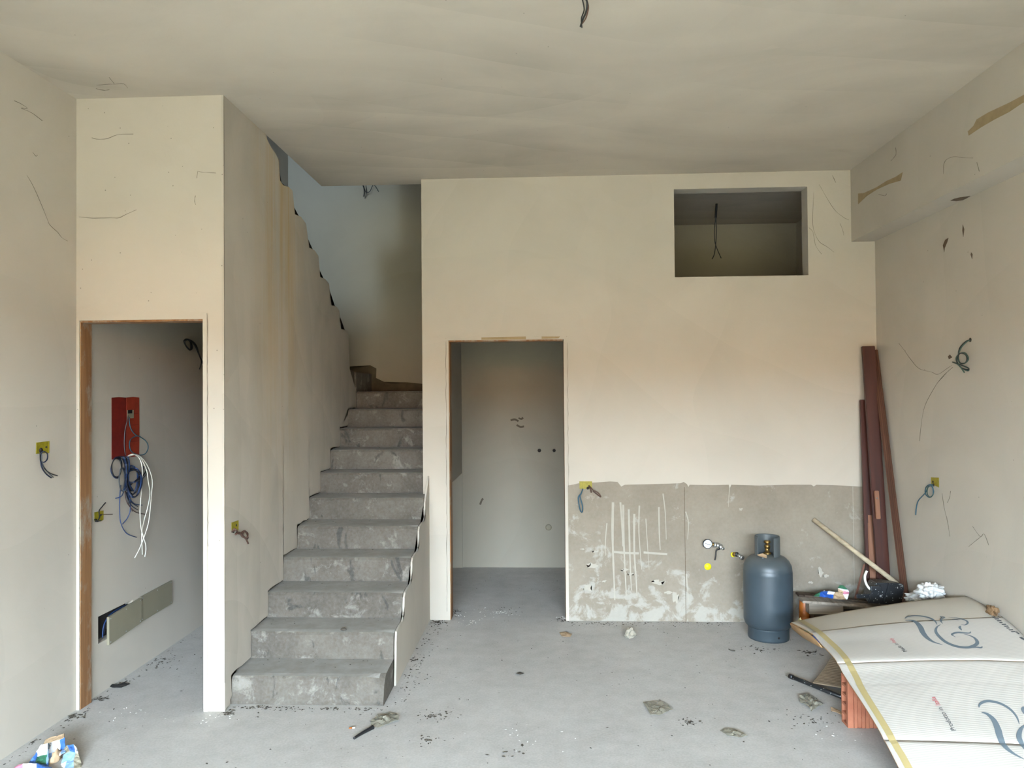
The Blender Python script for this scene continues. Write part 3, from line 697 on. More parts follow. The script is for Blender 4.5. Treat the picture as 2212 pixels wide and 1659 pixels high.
W([(1095, 370), (1085, 430), (1065, 520), (1060, 640), (1070, 722)], 'wire_grey', 0.0022, 0.01, 0.01)
W([(1100, 370), (1110, 480), (1150, 545), (1200, 570), (1250, 610), (1264, 660), (1240, 710), (1190, 722), (1130, 700), (1105, 650), (1115, 590), (1165, 560), (1200, 568)], 'wire_teal', 0.0030, 0.012, 0.02)
for k, m in enumerate(('wire_blue', 'wire_navy', 'wire_black')):
    d = 5 * k; W([(1030, 742 + d), (985, 745 + d), (955, 800), (948 + d, 860), (975, 912 - d), (1010, 915 - d), (1035, 850), (1038 - d, 780), (1010, 745 + d)], m, 0.0032, 0.01 + 0.006 * k)
for k, m in enumerate(('wire_black', 'wire_navy', 'wire_blue', 'wire_black', 'wire_navy', 'wire_grey', 'wire_blue')):
    d = 9 * k; W([(1015 + d, 735), (1040 + d, 745), (1062 + d * 0.8, 800), (1072 + d * 0.5, 880), (1075 + d * 0.5, 960), (1085 + d, 1030)], m, 0.0036, 0.012 + 0.005 * (k % 4))
for k, m in enumerate(('wire_blue', 'wire_navy', 'wire_black', 'wire_blue', 'wire_navy')):
    c, rx, ry = (1132 + 6 * k - 10, 940 + 6 * k), 50 + 4 * k, 128 - 12 * (k % 3)
    W([(c[0] + rx * math.cos(a) * (1 - 0.25 * math.sin(a)), c[1] + ry * math.sin(a)) for a in [j * 0.6 - 1.8 for j in range(12)]], m, 0.0038, 0.016 + 0.007 * k)
for k, m in enumerate(('wire_grey', 'wire_blue', 'wire_navy', 'wire_grey')):
    c, rx, ry = (1040 + 5 * k, 930), 22 + 6 * k, 100
    W([(c[0] + rx * math.cos(a), c[1] + ry * math.sin(a)) for a in [j * 0.62 - 1.2 for j in range(11)]], m, 0.003, 0.012 + 0.006 * k)
for k, (m, e) in enumerate((('wire_black', (1255, 842)), ('wire_navy', (1225, 818)), ('wire_blue', (1215, 870)), ('wire_grey', (1252, 880)), ('wire_blue', (1190, 905)))):
    W([(1100, 1000 - 12 * k), (1140, 955), ((1140 + e[0]) / 2 + 15, (955 + e[1]) / 2 + 10), e], m, 0.0034, 0.03)
for pts, m in (([(1030, 980), (1022, 1080), (1020, 1180), (1030, 1300), (1080, 1390), (1165, 1425)], 'wire_blue'), ([(1085, 1040), (1110, 1100), (1150, 1140), (1215, 1150)], 'wire_blue'),
               ([(1085, 1050), (1115, 1120), (1175, 1162)], 'wire_navy'), ([(1080, 1040), (1110, 1140), (1175, 1190)], 'wire_navy'), ([(1070, 1030), (1085, 1110), (1130, 1203)], 'wire_grey'),
               ([(1068, 1030), (1080, 1120), (1150, 1205), (1248, 1230)], 'wire_brown'), ([(1105, 1060), (1112, 1180), (1090, 1255), (1045, 1312)], 'wire_blue'), ([(1060, 1010), (1040, 1070), (985, 1093)], 'wire_blue')):
    W(pts, m, 0.0028, 0.012, 0.02)
for pts in ([(1085, 735), (1130, 716), (1180, 740), (1208, 800), (1215, 900), (1205, 1050), (1195, 1200), (1205, 1350), (1245, 1500), (1235, 1592)],
            [(1092, 738), (1150, 720), (1200, 750), (1250, 850), (1265, 950), (1280, 1050), (1260, 1170), (1230, 1280), (1210, 1400), (1215, 1572)],
            [(1098, 730), (1170, 722), (1230, 770), (1275, 850), (1300, 950), (1290, 1080), (1280, 1200), (1260, 1330), (1200, 1500), (1150, 1600)]):
    W(pts, 'wire_white', 0.0031, 0.03)

# two cover plates over the wall recess, the near one slipped open
S2 = lambda x, y: cr(x, y, 0, 1200, 3.614)
def cover(px, label, out):
    pts = [at(*S2(x, y), 'X', XL) for x, y in px]
    r = empty('cover_plate', pts[3]); tag(r, label, 'cover plate', 'wall cover plates')
    ab = [(p.y, p.z) for p in pts]
    o = under(prism('plate', 'X', ab, XL + 0.001, XL + out, 'cover'), r)
    for a, b in ((0.04, 0.08), (0.96, 0.08), (0.96, 0.92), (0.04, 0.92), (0.5, 0.08), (0.5, 0.92)):
        p = pts[0].lerp(pts[1], a).lerp(pts[3].lerp(pts[2], a), b); p.x = XL + out
        under(lathe('screw', [(0.004, 0), (0.004, 0.0012), (0.002, 0.002)], p, 'chrome', None, 8, (1, 0, 0)), r)
cover([(832, 482), (1088, 328), (1086, 522), (832, 700)], 'beige cover plate slipped off a hole, nearer the doorway', 0.016)
cover([(1091, 322), (1333, 193), (1334, 374), (1091, 520)], 'beige cover plate low in the closet, the farther of two', 0.010)
hb = empty('wire_bundle', at(*S2(800, 560), 'X', XL)); tag(hb, 'blue and brown wires inside the hole behind the slipped cover plate', 'wires')
for k, m in enumerate(('wire_blue', 'wire_navy', 'wire_blue', 'wire_brown', 'wire_black', 'wire_grey')):
    p = [at(*S2(800 + 5 * k, 640 - 14 * k), 'X', XL - 0.012 - 0.004 * k), at(*S2(812 + 4 * k, 540 - 8 * k), 'X', XL - 0.01), at(*S2(870 + 6 * k, 452 - 3 * k), 'X', XL - 0.008 - 0.003 * k), at(*S2(985, 385 + 3 * k), 'X', XL - 0.02)]
    under(tube('wire', p, 0.004, m, None, 6, 6), hb)
# the recess seen beside the plate
# hanging wires
def hanging(name, label, parts, loc, cat='wire'):
    r = empty(name, loc); tag(r, label, cat)
    for pts, rad, m in parts: under(tube('strand', pts, rad, m, None, 6, 6), r)
    return r
c0 = at(1262, -6, 'Z', H)
def cy(x, y, Y): return at(x, y, 'Y', Y)
hanging('ceiling_wire', 'black wire hanging from the ceiling near the top of the picture', [
    ([c0, cy(1268, 4, c0.y - .01), cy(1266, 25, c0.y), cy(1259, 42, c0.y), cy(1254, 58, c0.y)], 0.0042, 'wire_black'),
    ([c0 + Vector((-.01, 0, 0)), cy(1262, 20, c0.y), cy(1256, 40, c0.y), cy(1257, 60, c0.y)], 0.0028, 'wire_black'),
    ([c0 + Vector((.008, .01, 0)), cy(1271, 15, c0.y), cy(1266, 38, c0.y), cy(1257, 52, c0.y)], 0.003, 'wire_brown')], c0)
lw = at(1548, 440, 'Z', H)
S3 = lambda x, y: cr(x, y, 1420, 380, 6.144)
hanging('loft_wire', 'black flex with two bare ends hanging inside the high wall opening', [
    ([lw, cy(*S3(785, 400), lw.y), cy(*S3(780, 470), lw.y), cy(*S3(775, 555), lw.y)], 0.010, 'wire_black'),
    ([cy(*S3(775, 550), lw.y), cy(*S3(757, 700), lw.y), cy(*S3(760, 850), lw.y), cy(*S3(785, 950), lw.y), cy(*S3(847, 1092), lw.y)], 0.004, 'wire_black'),
    ([cy(*S3(777, 550), lw.y), cy(*S3(782, 720), lw.y), cy(*S3(775, 900), lw.y), cy(*S3(755, 1040), lw.y), cy(*S3(725, 1105), lw.y)], 0.004, 'wire_black')], lw)
S4 = lambda x, y: cr(x, y, 540, 260, 2.764)
sw = cy(*S4(680, 385), YS)
hanging('stairwell_wire', 'thin dark wire ends dangling high on the stairwell wall', [
    ([cy(*S4(668, 380), YS), cy(*S4(678, 400), YS - .03), cy(*S4(682, 430), YS - .03), cy(*S4(678, 455), YS - .02)], 0.004, 'wire_black'),
    ([cy(*S4(675, 378), YS), cy(*S4(690, 425), YS - .04), cy(*S4(715, 425), YS - .04), cy(*S4(738, 385), YS - .03), cy(*S4(768, 425), YS - .02)], 0.0035, 'wire_black'),
    ([cy(*S4(690, 378), YS), cy(*S4(696, 430), YS - .03), cy(*S4(686, 467), YS - .02)], 0.003, 'wire_black')], sw)
S9 = lambda x, y: cr(x, y, 140, 640, 6.144)
hk = at(*S9(1590, 580), 'X', XL)
r = empty('closet_wire', hk); tag(r, 'looped black wires high on the closet wall', 'wire')
for d in (0, 14): wire_on('X', XL, 1, [S9(1580, 600), S9(1610 + d, 570), S9(1665, 600), S9(1690 - d, 680), S9(1660, 712), S9(1610, 660), S9(1590, 600), S9(1640, 575), S9(1720 + d, 640), S9(1780, 770), S9(1835, 900), S9(1850, 940)], 0.0055, 'wire_black', r, 'strand')
wire_on('X', XL, 1, [S9(1800, 820), S9(1812, 880), S9(1785, 968)], 0.004, 'wire_black', r, 'strand')
rw = at(*S6(1060, 92), 'X', XR)
r = empty('wall_wire', rw); tag(r, 'coiled green-black wire hanging from a hole high on the right wall', 'wire')
under(lathe('hole', [(0.012, 0), (0.012, 0.002)], rw, 'void', None, 12, (-1, 0, 0)), r)
for d, m in ((0, 'wire_green'), (7, 'wire_black')):
    wire_on('X', XR, -1, [S6(1062, 92), S6(1040 - d, 102), S6(1005 - d, 140), S6(990, 190 + d), S6(1000, 225), S6(1030, 225), S6(1048 - d, 200), S6(1030, 168 + d), S6(1000, 170), S6(978 + d, 195), S6(985, 225), S6(1010, 255), S6(1045, 270 - d), S6(1048, 255), S6(1010, 238), S6(957, 220)], 0.0036, m, r, 'strand')
wire_on('X', XR, -1, [S6(975, 225), S6(1000, 245), S6(1025, 280)], 0.0034, 'wire_green', r, 'strand')

# ------------------------------------------------------------------ gas tap, gauge and pipe stub on the back wall
S5 = lambda x, y: cr(x, y, 1480, 1140, 13.825)
yw = YB - 0.003
g0 = cy(*S5(675, 487), yw - 0.05)
ga = empty('pressure_gauge', g0); tag(ga, 'round white dial pressure gauge with a lever valve on the grey back wall', 'pressure gauge')
under(lathe('case', [(0.022, 0.0), (0.032, 0.004), (0.034, 0.012), (0.034, 0.024), (0.030, 0.026), (0.030, 0.023)], g0 + Vector((0, 0.024, 0)), 'black', None, 32, (0, -1, 0)), ga)
dial = under(lathe('dial', [(0.0302, 0.0), (0.0302, 0.0012)], g0 + Vector((0, 0.0012, 0)), 'gauge_white', None, 32, (0, -1, 0)), ga)
under(plank('needle', g0 + Vector((-0.020, -0.0012, 0.004)), g0 + Vector((0.019, -0.0012, -0.005)), (0, 0, 1), 0.003, 0.001, 'black', None, 0), ga)
for k in range(8):
    a = math.radians(-45 + 270 * k / 7); d = Vector((math.cos(a), 0, math.sin(a)))
    under(plank('tick', g0 + d * 0.021 + Vector((0, -0.0003, 0)), g0 + d * 0.026 + Vector((0, -0.0003, 0)), (0, 1, 0), 0.0006, 0.0016, 'ink', None, 0), ga)
e1 = cy(*S5(860, 510), yw - 0.04); e2 = cy(*S5(1000, 535), yw - 0.03); e3 = cy(*S5(1130, 625), yw - 0.02)
under(tube('brass_stem', [g0 + Vector((0.028, 0.014, -0.001)), e1], 0.009, 'brass', None, raw=True, seg=12), ga)
under(tube('valve_body', [e1 - (e2 - e1) * 0.1, e1.lerp(e2, 0.4), e2, e2.lerp(e3, 0.6)], lambda f: 0.014 + 0.007 * math.sin(f * 9.0) ** 2, 'chrome', None, seg=14), ga)
under(tube('pipe_nut', [e2.lerp(e3, 0.75), e3], 0.012, 'chrome', None, raw=True, seg=6), ga)
under(tube('wall_pipe', [e3, Vector((e3.x, YB, e3.z))], 0.011, 'chrome', None, raw=True, seg=12), ga)
lv = [cy(*S5(x, y), yw - d) for x, y, d in ((1015, 590, .05), (1020, 640, .055), (960, 655, .06), (925, 700, .06), (915, 800, .062), (905, 880, .062), (888, 965, .06))]
under(tube('lever', lv, 0.0048, 'black', None, seg=8), ga)
s0 = cy(*S5(1440, 800), yw); 
pp = empty('pipe_stub', s0); tag(pp, 'short chrome pipe stub with a yellow washer beside the gauge', 'pipe')
t0, t1, t2 = cy(*S5(1430, 790), yw + 0.0), cy(*S5(1560, 800), yw - 0.035), cy(*S5(1690, 890), yw - 0.05)
under(lathe('washer', [(0.018, -0.003), (0.018, 0.006), (0.012, 0.008)], cy(*S5(1430, 800), yw - .002), 'sticker', None, 18, (0.3, -1, 0)), pp)
under(tube('pipe', [t0, t0.lerp(t1, 0.8)], 0.016, 'brass', None, raw=True, seg=14), pp)
under(tube('gasket', [t0.lerp(t1, 0.8), t1], 0.017, 'black', None, raw=True, seg=14), pp)
under(tube('stem', [t1, t2], 0.010, 'chrome', None, raw=True, seg=12), pp)
under(lathe('cap', [(0.012, -0.006), (0.016, -0.004), (0.016, 0.008), (0.011, 0.011)], t2, 'chrome', None, 14, (0.4, -0.9, -0.3)), pp)
dsk = cy(*S5(677, 1162), yw - 0.0008)
tag(lathe('round_sticker', [(0.025, 0.0), (0.025, 0.0008)], dsk, 'sticker', None, 32, (0, -1, 0)), 'plain bright yellow round sticker on the grey wall below the gauge', 'sticker')

# ------------------------------------------------------------------ boards, mouldings and pole in the right-hand corner
def lean(name, topx, topy, topY, bx, by, bY, width, thick, mat, wide=(1, 0, 0)):
    t = cy(topx, topy, topY); b = cy(bx, by, bY); b = b + (t - b) * (-(b.z) / (t.z - b.z)) if abs(t.z - b.z) > .2 else b
    return plank(name, b, t, wide, width, thick, mat), b, t
tb = empty('tall_board', (2.3, 5.25, 0)); tag(tb, 'tallest dark red wooden board leaning in the corner, small latch on it', 'board')
o, b, t = lean('board', 1875, 748, 5.42, 1908, 1250, 5.30, 0.088, 0.026, 'red_wood'); under(o, tb)
lt = under(plank('latch', cy(1897, 1121, 5.296), cy(1893, 1060, 5.306), (1, 0, 0), 0.030, 0.018, 'orange_wood'), tb)
under(lathe('latch_screw', [(0.005, 0), (0.005, 0.004)], cy(1894, 1076, 5.293), 'chrome', None, 10, (0, -1, 0)), tb)
def mk(name, label, *a, **k):
    o, b, t = lean(name, *a, **k); tag(o, label, 'board'); return o
mk('short_board', 'shorter dark red board leaning left of the tallest one', 1868, 864, 5.455, 1882, 1260, 5.36, 0.072, 0.022, 'red_wood')
mk('narrow_board', 'narrow dark board just showing right of the tallest board', 1893, 903, 5.462, 1902, 1240, 5.395, 0.066, 0.02, 'mould_wood')
mk('pale_board', 'paler orange-brown board foot showing between two darker boards', 1884, 1112, 5.392, 1890, 1255, 5.335, 0.070, 0.016, 'orange_wood')
md = empty('moulding', (2.35, 4.95, 0)); tag(md, 'thin grooved brown moulding leaning at a slant against the right wall', 'moulding')
bT, bB = Vector((2.366, 5.452, 1.962)), Vector((2.352, 4.945, 0.0))
wd_ = Vector((0.25, -1, -0.25))
o = under(plank('strip', bB, bT, (0.55, -0.75, 0), 0.046, 0.016, 'mould_wood'), md)
for f in (-0.012, 0.004, 0.015):
    d = (bT - bB).normalized(); w = Vector((0.55, -0.75, 0)); w = (w - d * w.dot(d)).normalized(); n = d.cross(w)
    n = n if n.y < 0 or n.x < 0 else -n
    under(plank('groove', bB + w * f + n * 0.0075, bT + w * f + n * 0.0075, w, 0.003, 0.003, 'red_wood', None, 0), md)
tag(plank('thin_strip', cy(1846, 1298, 5.30), cy(1867, 1219, 5.34), (1, 0, 0), 0.014, 0.008, 'red_wood2'), 'short thin brown strip leaning left of the boards', 'wood strip')
pt, pbm = cy(1757, 1122, YB - 0.02), cy(1938, 1261, 5.14)
pbm2 = pbm + (pbm - pt) * 0.05
tag(tube('wooden_pole', [pt, pt.lerp(pbm2, 0.5), pbm2], 0.0165, 'pole', None, raw=True, seg=14), 'pale round wooden pole slanting from the back wall down to the rubbish pile', 'pole')

# ------------------------------------------------------------------ rubbish pile
S0 = lambda x, y: cr(x, y, 1700, 1220, 7.373)
pal = empty('broken_pallet', (2.0, 5.0, 0)); tag(pal, 'broken grey wooden pallet lying in the corner behind the cardboard', 'pallet')
a, b = cy(*S0(215, 560), 5.13), cy(*S0(1720, 672), 5.10)
under(plank('deck_board', a, b, (0, 1, 0), 0.10, 0.017, 'old_wood'), pal)
a2, b2 = a + Vector((0.02, 0.125, 0.004)), b + Vector((-0.2, 0.125, 0.004))
under(plank('deck_board', a2, b2, (0, 1, 0), 0.09, 0.017, 'dark_wood'), pal)
k0, k1 = cy(*S0(355, 590), 5.09), cy(*S0(905, 770), 5.09)
under(box('block', k0.x, k1.x, 5.092, 5.17, k1.z - 0.01, k0.z - 0.004, 'old_wood', None, 0.004), pal)
under(box('runner', k0.x + 0.06, 2.12, 5.175, 5.235, 0.0, k1.z - 0.012, 'dark_wood', None, 0.004), pal)
for xx in (1.84, 2.2): under(box('foot_block', xx - 0.05, xx + 0.05, 5.10, 5.17, 0.0, k1.z - 0.011, 'dark_wood', None, 0.004), pal)
s1_, s2_ = cy(*S0(275, 492), 5.13), cy(*S0(1290, 592), 5.14)
tag(plank('thin_batten', s1_, s2_, (0, 1, 0), 0.02, 0.012, 'dark_wood'), 'thin dark brown batten lying along the pallet top', 'batten')
cn = cy(*S0(285, 845), 5.13); czt = cy(*S0(290, 575), 5.13).z
can = empty('orange_can', (cn.x, 5.2, 0)); tag(can, 'orange tin can with green foot beside the gas cylinder', 'can')
cc = Vector((cn.x + 0.022, 5.2, 0)); hb_ = czt
under(lathe('can_body', [(0.034, 0.012), (0.036, 0.02), (0.036, hb_ - 0.07), (0.033, hb_ - 0.02), (0.028, hb_ - 0.004), (0.026, hb_ - 0.004)], cc, 'can_orange', None, 24), can)
under(lathe('foot_band', [(0.036, 0.0), (0.0372, 0.004), (0.0372, 0.05), (0.036, 0.052)], cc, 'can_green', None, 24), can)
for k in range(5): under(lathe('rib', [(0.0362, 0), (0.0375, 0.003), (0.0362, 0.006)], cc + Vector((0, 0, 0.10 + 0.016 * k)), 'can_orange', None, 24, cap=False), can)
bb = cy(*S0(480, 790), 5.05)
tag(crumple('blue_wrapper', (bb.x + 0.03, 5.045, 0.07), (0.06, 0.035, 0.07), 'blue_bag', None, 0.4, 2.2, 4, 3, ['blue_bag', 'white_bag'], (lambda c, x=bb.x: 1 if c.x > x + 0.045 else 0), 0.0), 'crumpled blue and white wrapper under the pallet block', 'wrapper')
tag(crumple('clear_scrap', (cy(*S0(990, 740), 5.06).x, 5.06, 0.09), (0.06, 0.03, 0.085), 'film', None, 0.5, 2.0, 3, 9, floor_z=0.0), 'clear plastic scrap under the pallet deck', 'plastic scrap')
# crumpled snack bag on the pallet: a bent printed sheet
def sheet_bag(name, px, Ys, cols, label, cat, thick=0.004):
    """crumpled printed film: a patchwork of creased facets given by outline rows"""
    rows = [[cy(*p, Y) for p in row] for row, Y in zip(px, Ys)]
    verts = [p for r_ in rows for p in r_]; nc = len(px[0]); faces = []; fm = []; mats = sorted({c for r_ in cols for c in r_})
    for i in range(len(rows) - 1):
        for j in range(nc - 1):
            faces.append((i * nc + j, i * nc + j + 1, (i + 1) * nc + j + 1, (i + 1) * nc + j)); fm.append(mats.index(cols[i][j]))
    o = obj(name, verts, faces, None, None, False, mats, fm)
    m = o.modifiers.new('sub', 'SUBSURF'); m.subdivision_type = 'SIMPLE'; m.levels = m.render_levels = 3
    tx = bpy.data.textures.new(name, 'CLOUDS'); tx.noise_scale = 0.03
    d = o.modifiers.new('crease', 'DISPLACE'); d.texture = tx; d.strength = 0.016; d.texture_coords = 'GLOBAL'
    s = o.modifiers.new('thick', 'SOLIDIFY'); s.thickness = thick
    return tag(o, label, cat)
sheet_bag('snack_wrapper',
    [[S0(430, 490), S0(520, 500), S0(620, 515), S0(740, 525), S0(850, 540), S0(940, 545), S0(965, 545)],
     [S0(450, 470), S0(530, 450), S0(640, 465), S0(740, 480), S0(850, 500), S0(890, 470), S0(985, 470)],
     [S0(490, 450), S0(560, 425), S0(650, 430), S0(760, 440), S0(860, 450), S0(900, 420), S0(990, 430)],
     [S0(510, 440), S0(600, 412), S0(640, 415), S0(770, 435), S0(830, 440), S0(805, 370), S0(970, 400)],
     [S0(515, 442), S0(610, 415), S0(640, 420), S0(770, 438), S0(835, 445), S0(840, 325), S0(900, 330)]],
    [5.10, 5.125, 5.14, 5.16, 5.18],
    [['green_print', 'blue_bag', 'blue_bag', 'sack_brown', 'sack_brown', 'sack_white'], ['green_print', 'blue_bag', 'sack_white', 'sack_brown', 'sack_brown', 'sack_pink'],
     ['blue_bag', 'blue_bag', 'sack_white', 'sack_brown', 'sack_brown', 'sack_white'], ['sack_white', 'blue_bag', 'sack_white', 'sack_brown', 'sack_white', 'green_print']],
    'crumpled blue, white and green printed wrapper lying on the pallet', 'wrapper')
# black mixer-like tool case splashed with paint
bx = empty('tool_case', (2.2, 5.08, 0)); tag(bx, 'black plastic tool case splashed with white paint on the rubbish pile', 'tool case')
f0 = [S0(x, y) for x, y in ((1290, 610), (1330, 470), (1420, 290), (1640, 288), (1860, 310), (1960, 440), (2010, 560), (1830, 640), (1700, 645))]
fr = [cy(*p, 5.03) for p in f0]; c_ = sum(fr, Vector()) / len(fr)
bk = [Vector((c_.x + (p.x - c_.x) * 0.8, 5.19, c_.z + (p.z - c_.z) * 0.85 - 0.002)) for p in fr]
for p in fr + bk: p.x = min(p.x, 2.372)
n_ = len(fr); bm = bmesh.new(); va = [bm.verts.new(p) for p in fr]; vb = [bm.verts.new(p) for p in bk]
bm.faces.new(va); bm.faces.new(vb[::-1])
for k in range(n_): bm.faces.new((va[k], va[(k + 1) % n_], vb[(k + 1) % n_], vb[k]))
bmesh.ops.bevel(bm, geom=bm.edges[:], offset=0.006, segments=2, affect='EDGES')
under(from_bm('shell', bm, 'splat'), bx)
under(plank('rib', cy(*S0(1560, 590), 5.018), cy(*S0(1640, 300), 5.018), (1, 0, 0), 0.016, 0.014, 'splat'), bx)
under(plank('handle_bar', cy(*S0(1110, 497), 5.05), cy(*S0(1340, 497), 5.05), (0, 0, 1), 0.026, 0.02, 'splat'), bx)
under(box('latch', *sorted((cy(*S0(1325, 350), 5.01).x, cy(*S0(1500, 350), 5.01).x)), 5.00, 5.035, cy(*S0(1325, 420), 5.01).z, cy(*S0(1325, 335), 5.01).z, 'splat', None, 0.006), bx)
under(lathe('bolt', [(0.008, 0), (0.008, 0.006), (0.005, 0.008)], cy(*S0(1490, 497), 5.032), 'chrome', None, 14, (0, -1, 0)), bx)
tag(tube('white_hose', [cy(*S0(x, y), 5.02) for x, y in ((1275, 95), (1245, 160), (1242, 230), (1265, 310), (1300, 365), (1345, 402))], 0.008, 'wire_white', None, seg=10), 'short curved white hose sticking up beside the tool case', 'hose')
# white bags by the right wall
w1 = cy(*S0(2000, 555), 4.85)
tag(crumple('white_bag', (cy(2002, 1296, 4.70).x, 4.70, cy(2002, 1294, 4.70).z), (0.10, 0.09, 0.036), 'white_bag', None, 0.5, 2.6, 5, 2, flat=False), 'thin white plastic bag lying on the cardboard by the tool case', 'plastic bag')
w2 = at(2037, 1278, 'Y', 4.62)
tag(crumple('white_bag', (2.315, 4.62, w2.z), (0.066, 0.06, 0.045), 'white_bag', None, 0.5, 2.2, 5, 6), 'puffed white plastic bag leaning on the right wall', 'plastic bag')
w3 = at(2153, 1322, 'X', 2.37)
tag(crumple('dry_leaf', (2.36, w3.y + 0.02, w3.z), (0.022, 0.035, 0.028), 'leaf', None, 0.6, 2.4, 3, 4, flat=True), 'curled tan paper scrap caught between cardboard and right wall', 'paper scrap')

# ------------------------------------------------------------------ the big flattened carton
eL = [at(x, y, 'X', 1.455) for x, y in ((1708, 1344), (1750, 1366), (1776, 1394), (1806, 1427), (1824, 1460), (1866, 1524), (1900, 1580), (1939, 1655))]
eL += [Vector((1.455, 3.06, 0.035)), Vector((1.455, 2.85, 0.012)), Vector((1.455, 2.5, 0.008))]
eR = [at(x, y, 'X', 2.382) for x, y in ((2085, 1287), (2108, 1297), (2130, 1310), (2160, 1330), (2185, 1350), (2212, 1376))]
eR += [Vector((2.382, 3.55, 0.335)), Vector((2.382, 3.25, 0.215)), Vector((2.382, 2.95, 0.10)), Vector((2.382, 2.7, 0.03)), Vector((2.382, 2.35, 0.008))]
def along(e, f):
    L = [0]
    for i in range(1, len(e)): L.append(L[-1] + (e[i] - e[i - 1]).length)
    s = f * L[-1]
    for i in range(1, len(e)):
        if s <= L[i] + 1e-9: return e[i - 1].lerp(e[i], (s - L[i - 1]) / (L[i] - L[i - 1]))
    return e[-1].copy()
eLs = [along(smooth_path(eL, 6), k / 80) for k in range(81)]; eRs = [along(smooth_path(eR, 6), k / 80) for k in range(81)]
FOLDS = []
def S(u, v):
    k = min(max(v, 0), 1) * 80; i = min(int(k), 79); f = k - i
    p = eLs[i].lerp(eLs[i + 1], f).lerp(eRs[i].lerp(eRs[i + 1], f), u)
    p.z += 0.018 * math.sin(math.pi * u) * (1 - v) + 0.003 * noise.noise(Vector((u * 5, v * 9, 2))) * min(1, u * 6) * min(1, (1 - u) * 6)
    for fv, d in FOLDS: p.z -= d * math.exp(-((v - fv) / 0.006) ** 2)
    p.z = max(p.z, 0.006); return p
def inv(x, y, u=0.3, v=0.3):
    for _ in range(40):
        a = project(S(u, v)); e = 0.002
        au = project(S(u + e, v)); av = project(S(u, v + e))
        J = ((au[0] - a[0]) / e, (av[0] - a[0]) / e, (au[1] - a[1]) / e, (av[1] - a[1]) / e); det = J[0] * J[3] - J[1] * J[2]
        rx, ry = x - a[0], y - a[1]
        du = (J[3] * rx - J[1] * ry) / det; dv = (-J[2] * rx + J[0] * ry) / det
        u = min(max(u + max(-.1, min(.1, du)), -0.2), 1.2); v = min(max(v + max(-.1, min(.1, dv)), -.1), 1.1)
    return u, v
v1 = inv(1755, 1367)[1]; v2 = inv(1830, 1432)[1]; v3 = inv(1910, 1597)[1]
FOLDS = [(v2, 0.004), (v3, 0.004), (v2 + (v3 - v2) * 0.3, 0.0015)]
def Sn(u, v):
    a, b = S(u + 0.01, v) - S(u - 0.01, v), S(u, v + 0.01) - S(u, v - 0.01); n = a.cross(b).normalized()
    return n if n.z > 0 else -n
carton = empty('flattened_carton', (1.9, 3.5, 0)); tag(carton, 'large flattened white carton with grey line logos draped over the rubbish and a brick', 'cardboard sheet')
def grid_sheet(name, u0, u1, va_, vb_, nu, nv, off, th, mat, lower=None):
    V_, Fc, fm = [], [], []
    for i in range(nv + 1):
        for j in range(nu + 1):
            u, v = u0 + (u1 - u0) * j / nu, va_ + (vb_ - va_) * i / nv; V_.append(S(u, v) + Sn(u, v) * off)
    n1 = len(V_)
    for i in range(nv + 1):
        for j in range(nu + 1):
            u, v = u0 + (u1 - u0) * j / nu, va_ + (vb_ - va_) * i / nv; V_.append(S(u, v) + Sn(u, v) * (off - th))
    idx = lambda i, j: i * (nu + 1) + j
    for i in range(nv):
        for j in range(nu):
            Fc.append((idx(i, j), idx(i + 1, j), idx(i + 1, j + 1), idx(i, j + 1))); fm.append(0)
            Fc.append(tuple(n1 + k for k in (idx(i, j), idx(i, j + 1), idx(i + 1, j + 1), idx(i + 1, j)))); fm.append(1)
    for i in range(nv):
        for j, s in ((0, 1), (nu, -1)):
            q_ = (idx(i, j), idx(i + 1, j), n1 + idx(i + 1, j), n1 + idx(i, j)); Fc.append(q_[::-1] if s > 0 else q_); fm.append(1)
    for j in range(nu):
        for i, s in ((0, 1), (nv, -1)):
            q_ = (idx(i, j), idx(i, j + 1), n1 + idx(i, j + 1), n1 + idx(i, j)); Fc.append(q_ if s > 0 else q_[::-1]); fm.append(1)
    o = obj(name, V_, Fc, None, None, True, [mat, lower or 'card_brown'], fm)
    return under(o, carton)
far = grid_sheet('far_flap', 0, 1, 0, v1 + 0.004, 40, 16, 0.0, 0.006, 'card_dirty'); far['label'] = 'dusty grey-beige end flap of the carton'
grid_sheet('panel', 0, 1, v1, v2, 40, 30, 0.004, 0.006, 'card')
grid_sheet('panel', 0, 1, v2, v3, 40, 40, 0.0035, 0.006, 'card')
grid_sheet('panel', 0, 1, v3, 1, 40, 40, 0.004, 0.006, 'card')
# brown doubled edge hanging under the far corner
lip = [(1708, 1345), (1712, 1356), (1734, 1374), (1758, 1388), (1776, 1397)]
L1 = [at(x, y, 'X', 1.456) for x, y in ((1708, 1345), (1728, 1356), (1748, 1367), (1764, 1381), (1776, 1396))]; L2 = [at(x, y, 'X', 1.475) for x, y in lip]
nl = len(L1)
o = obj('torn_edge', [p + Vector((0, 0, -0.002)) for p in L1] + [p + Vector((0, 0, -0.002)) for p in L2] + [p + Vector((0.03, 0, -0.002)) for p in L2],
        [(k, k + 1, nl + k + 1, nl + k) for k in range(nl - 1)] + [(nl + k, nl + k + 1, 2 * nl + k + 1, 2 * nl + k) for k in range(nl - 1)], 'card_brown', None, True)
under(o, carton); sm = o.modifiers.new('thick', 'SOLIDIFY'); sm.thickness = 0.006
tape_px = [(1731, 1339), (1752, 1355), (1776, 1372), (1803, 1397), (1828, 1425), (1848, 1461), (1866, 1497), (1900, 1552), (1938, 1617), (1962, 1659)]
tuv = [inv(x, y, 0.06, 0.1 + 0.06 * k) for k, (x, y) in enumerate(tape_px)]
tuv.append((tuv[-1][0], 0.93))
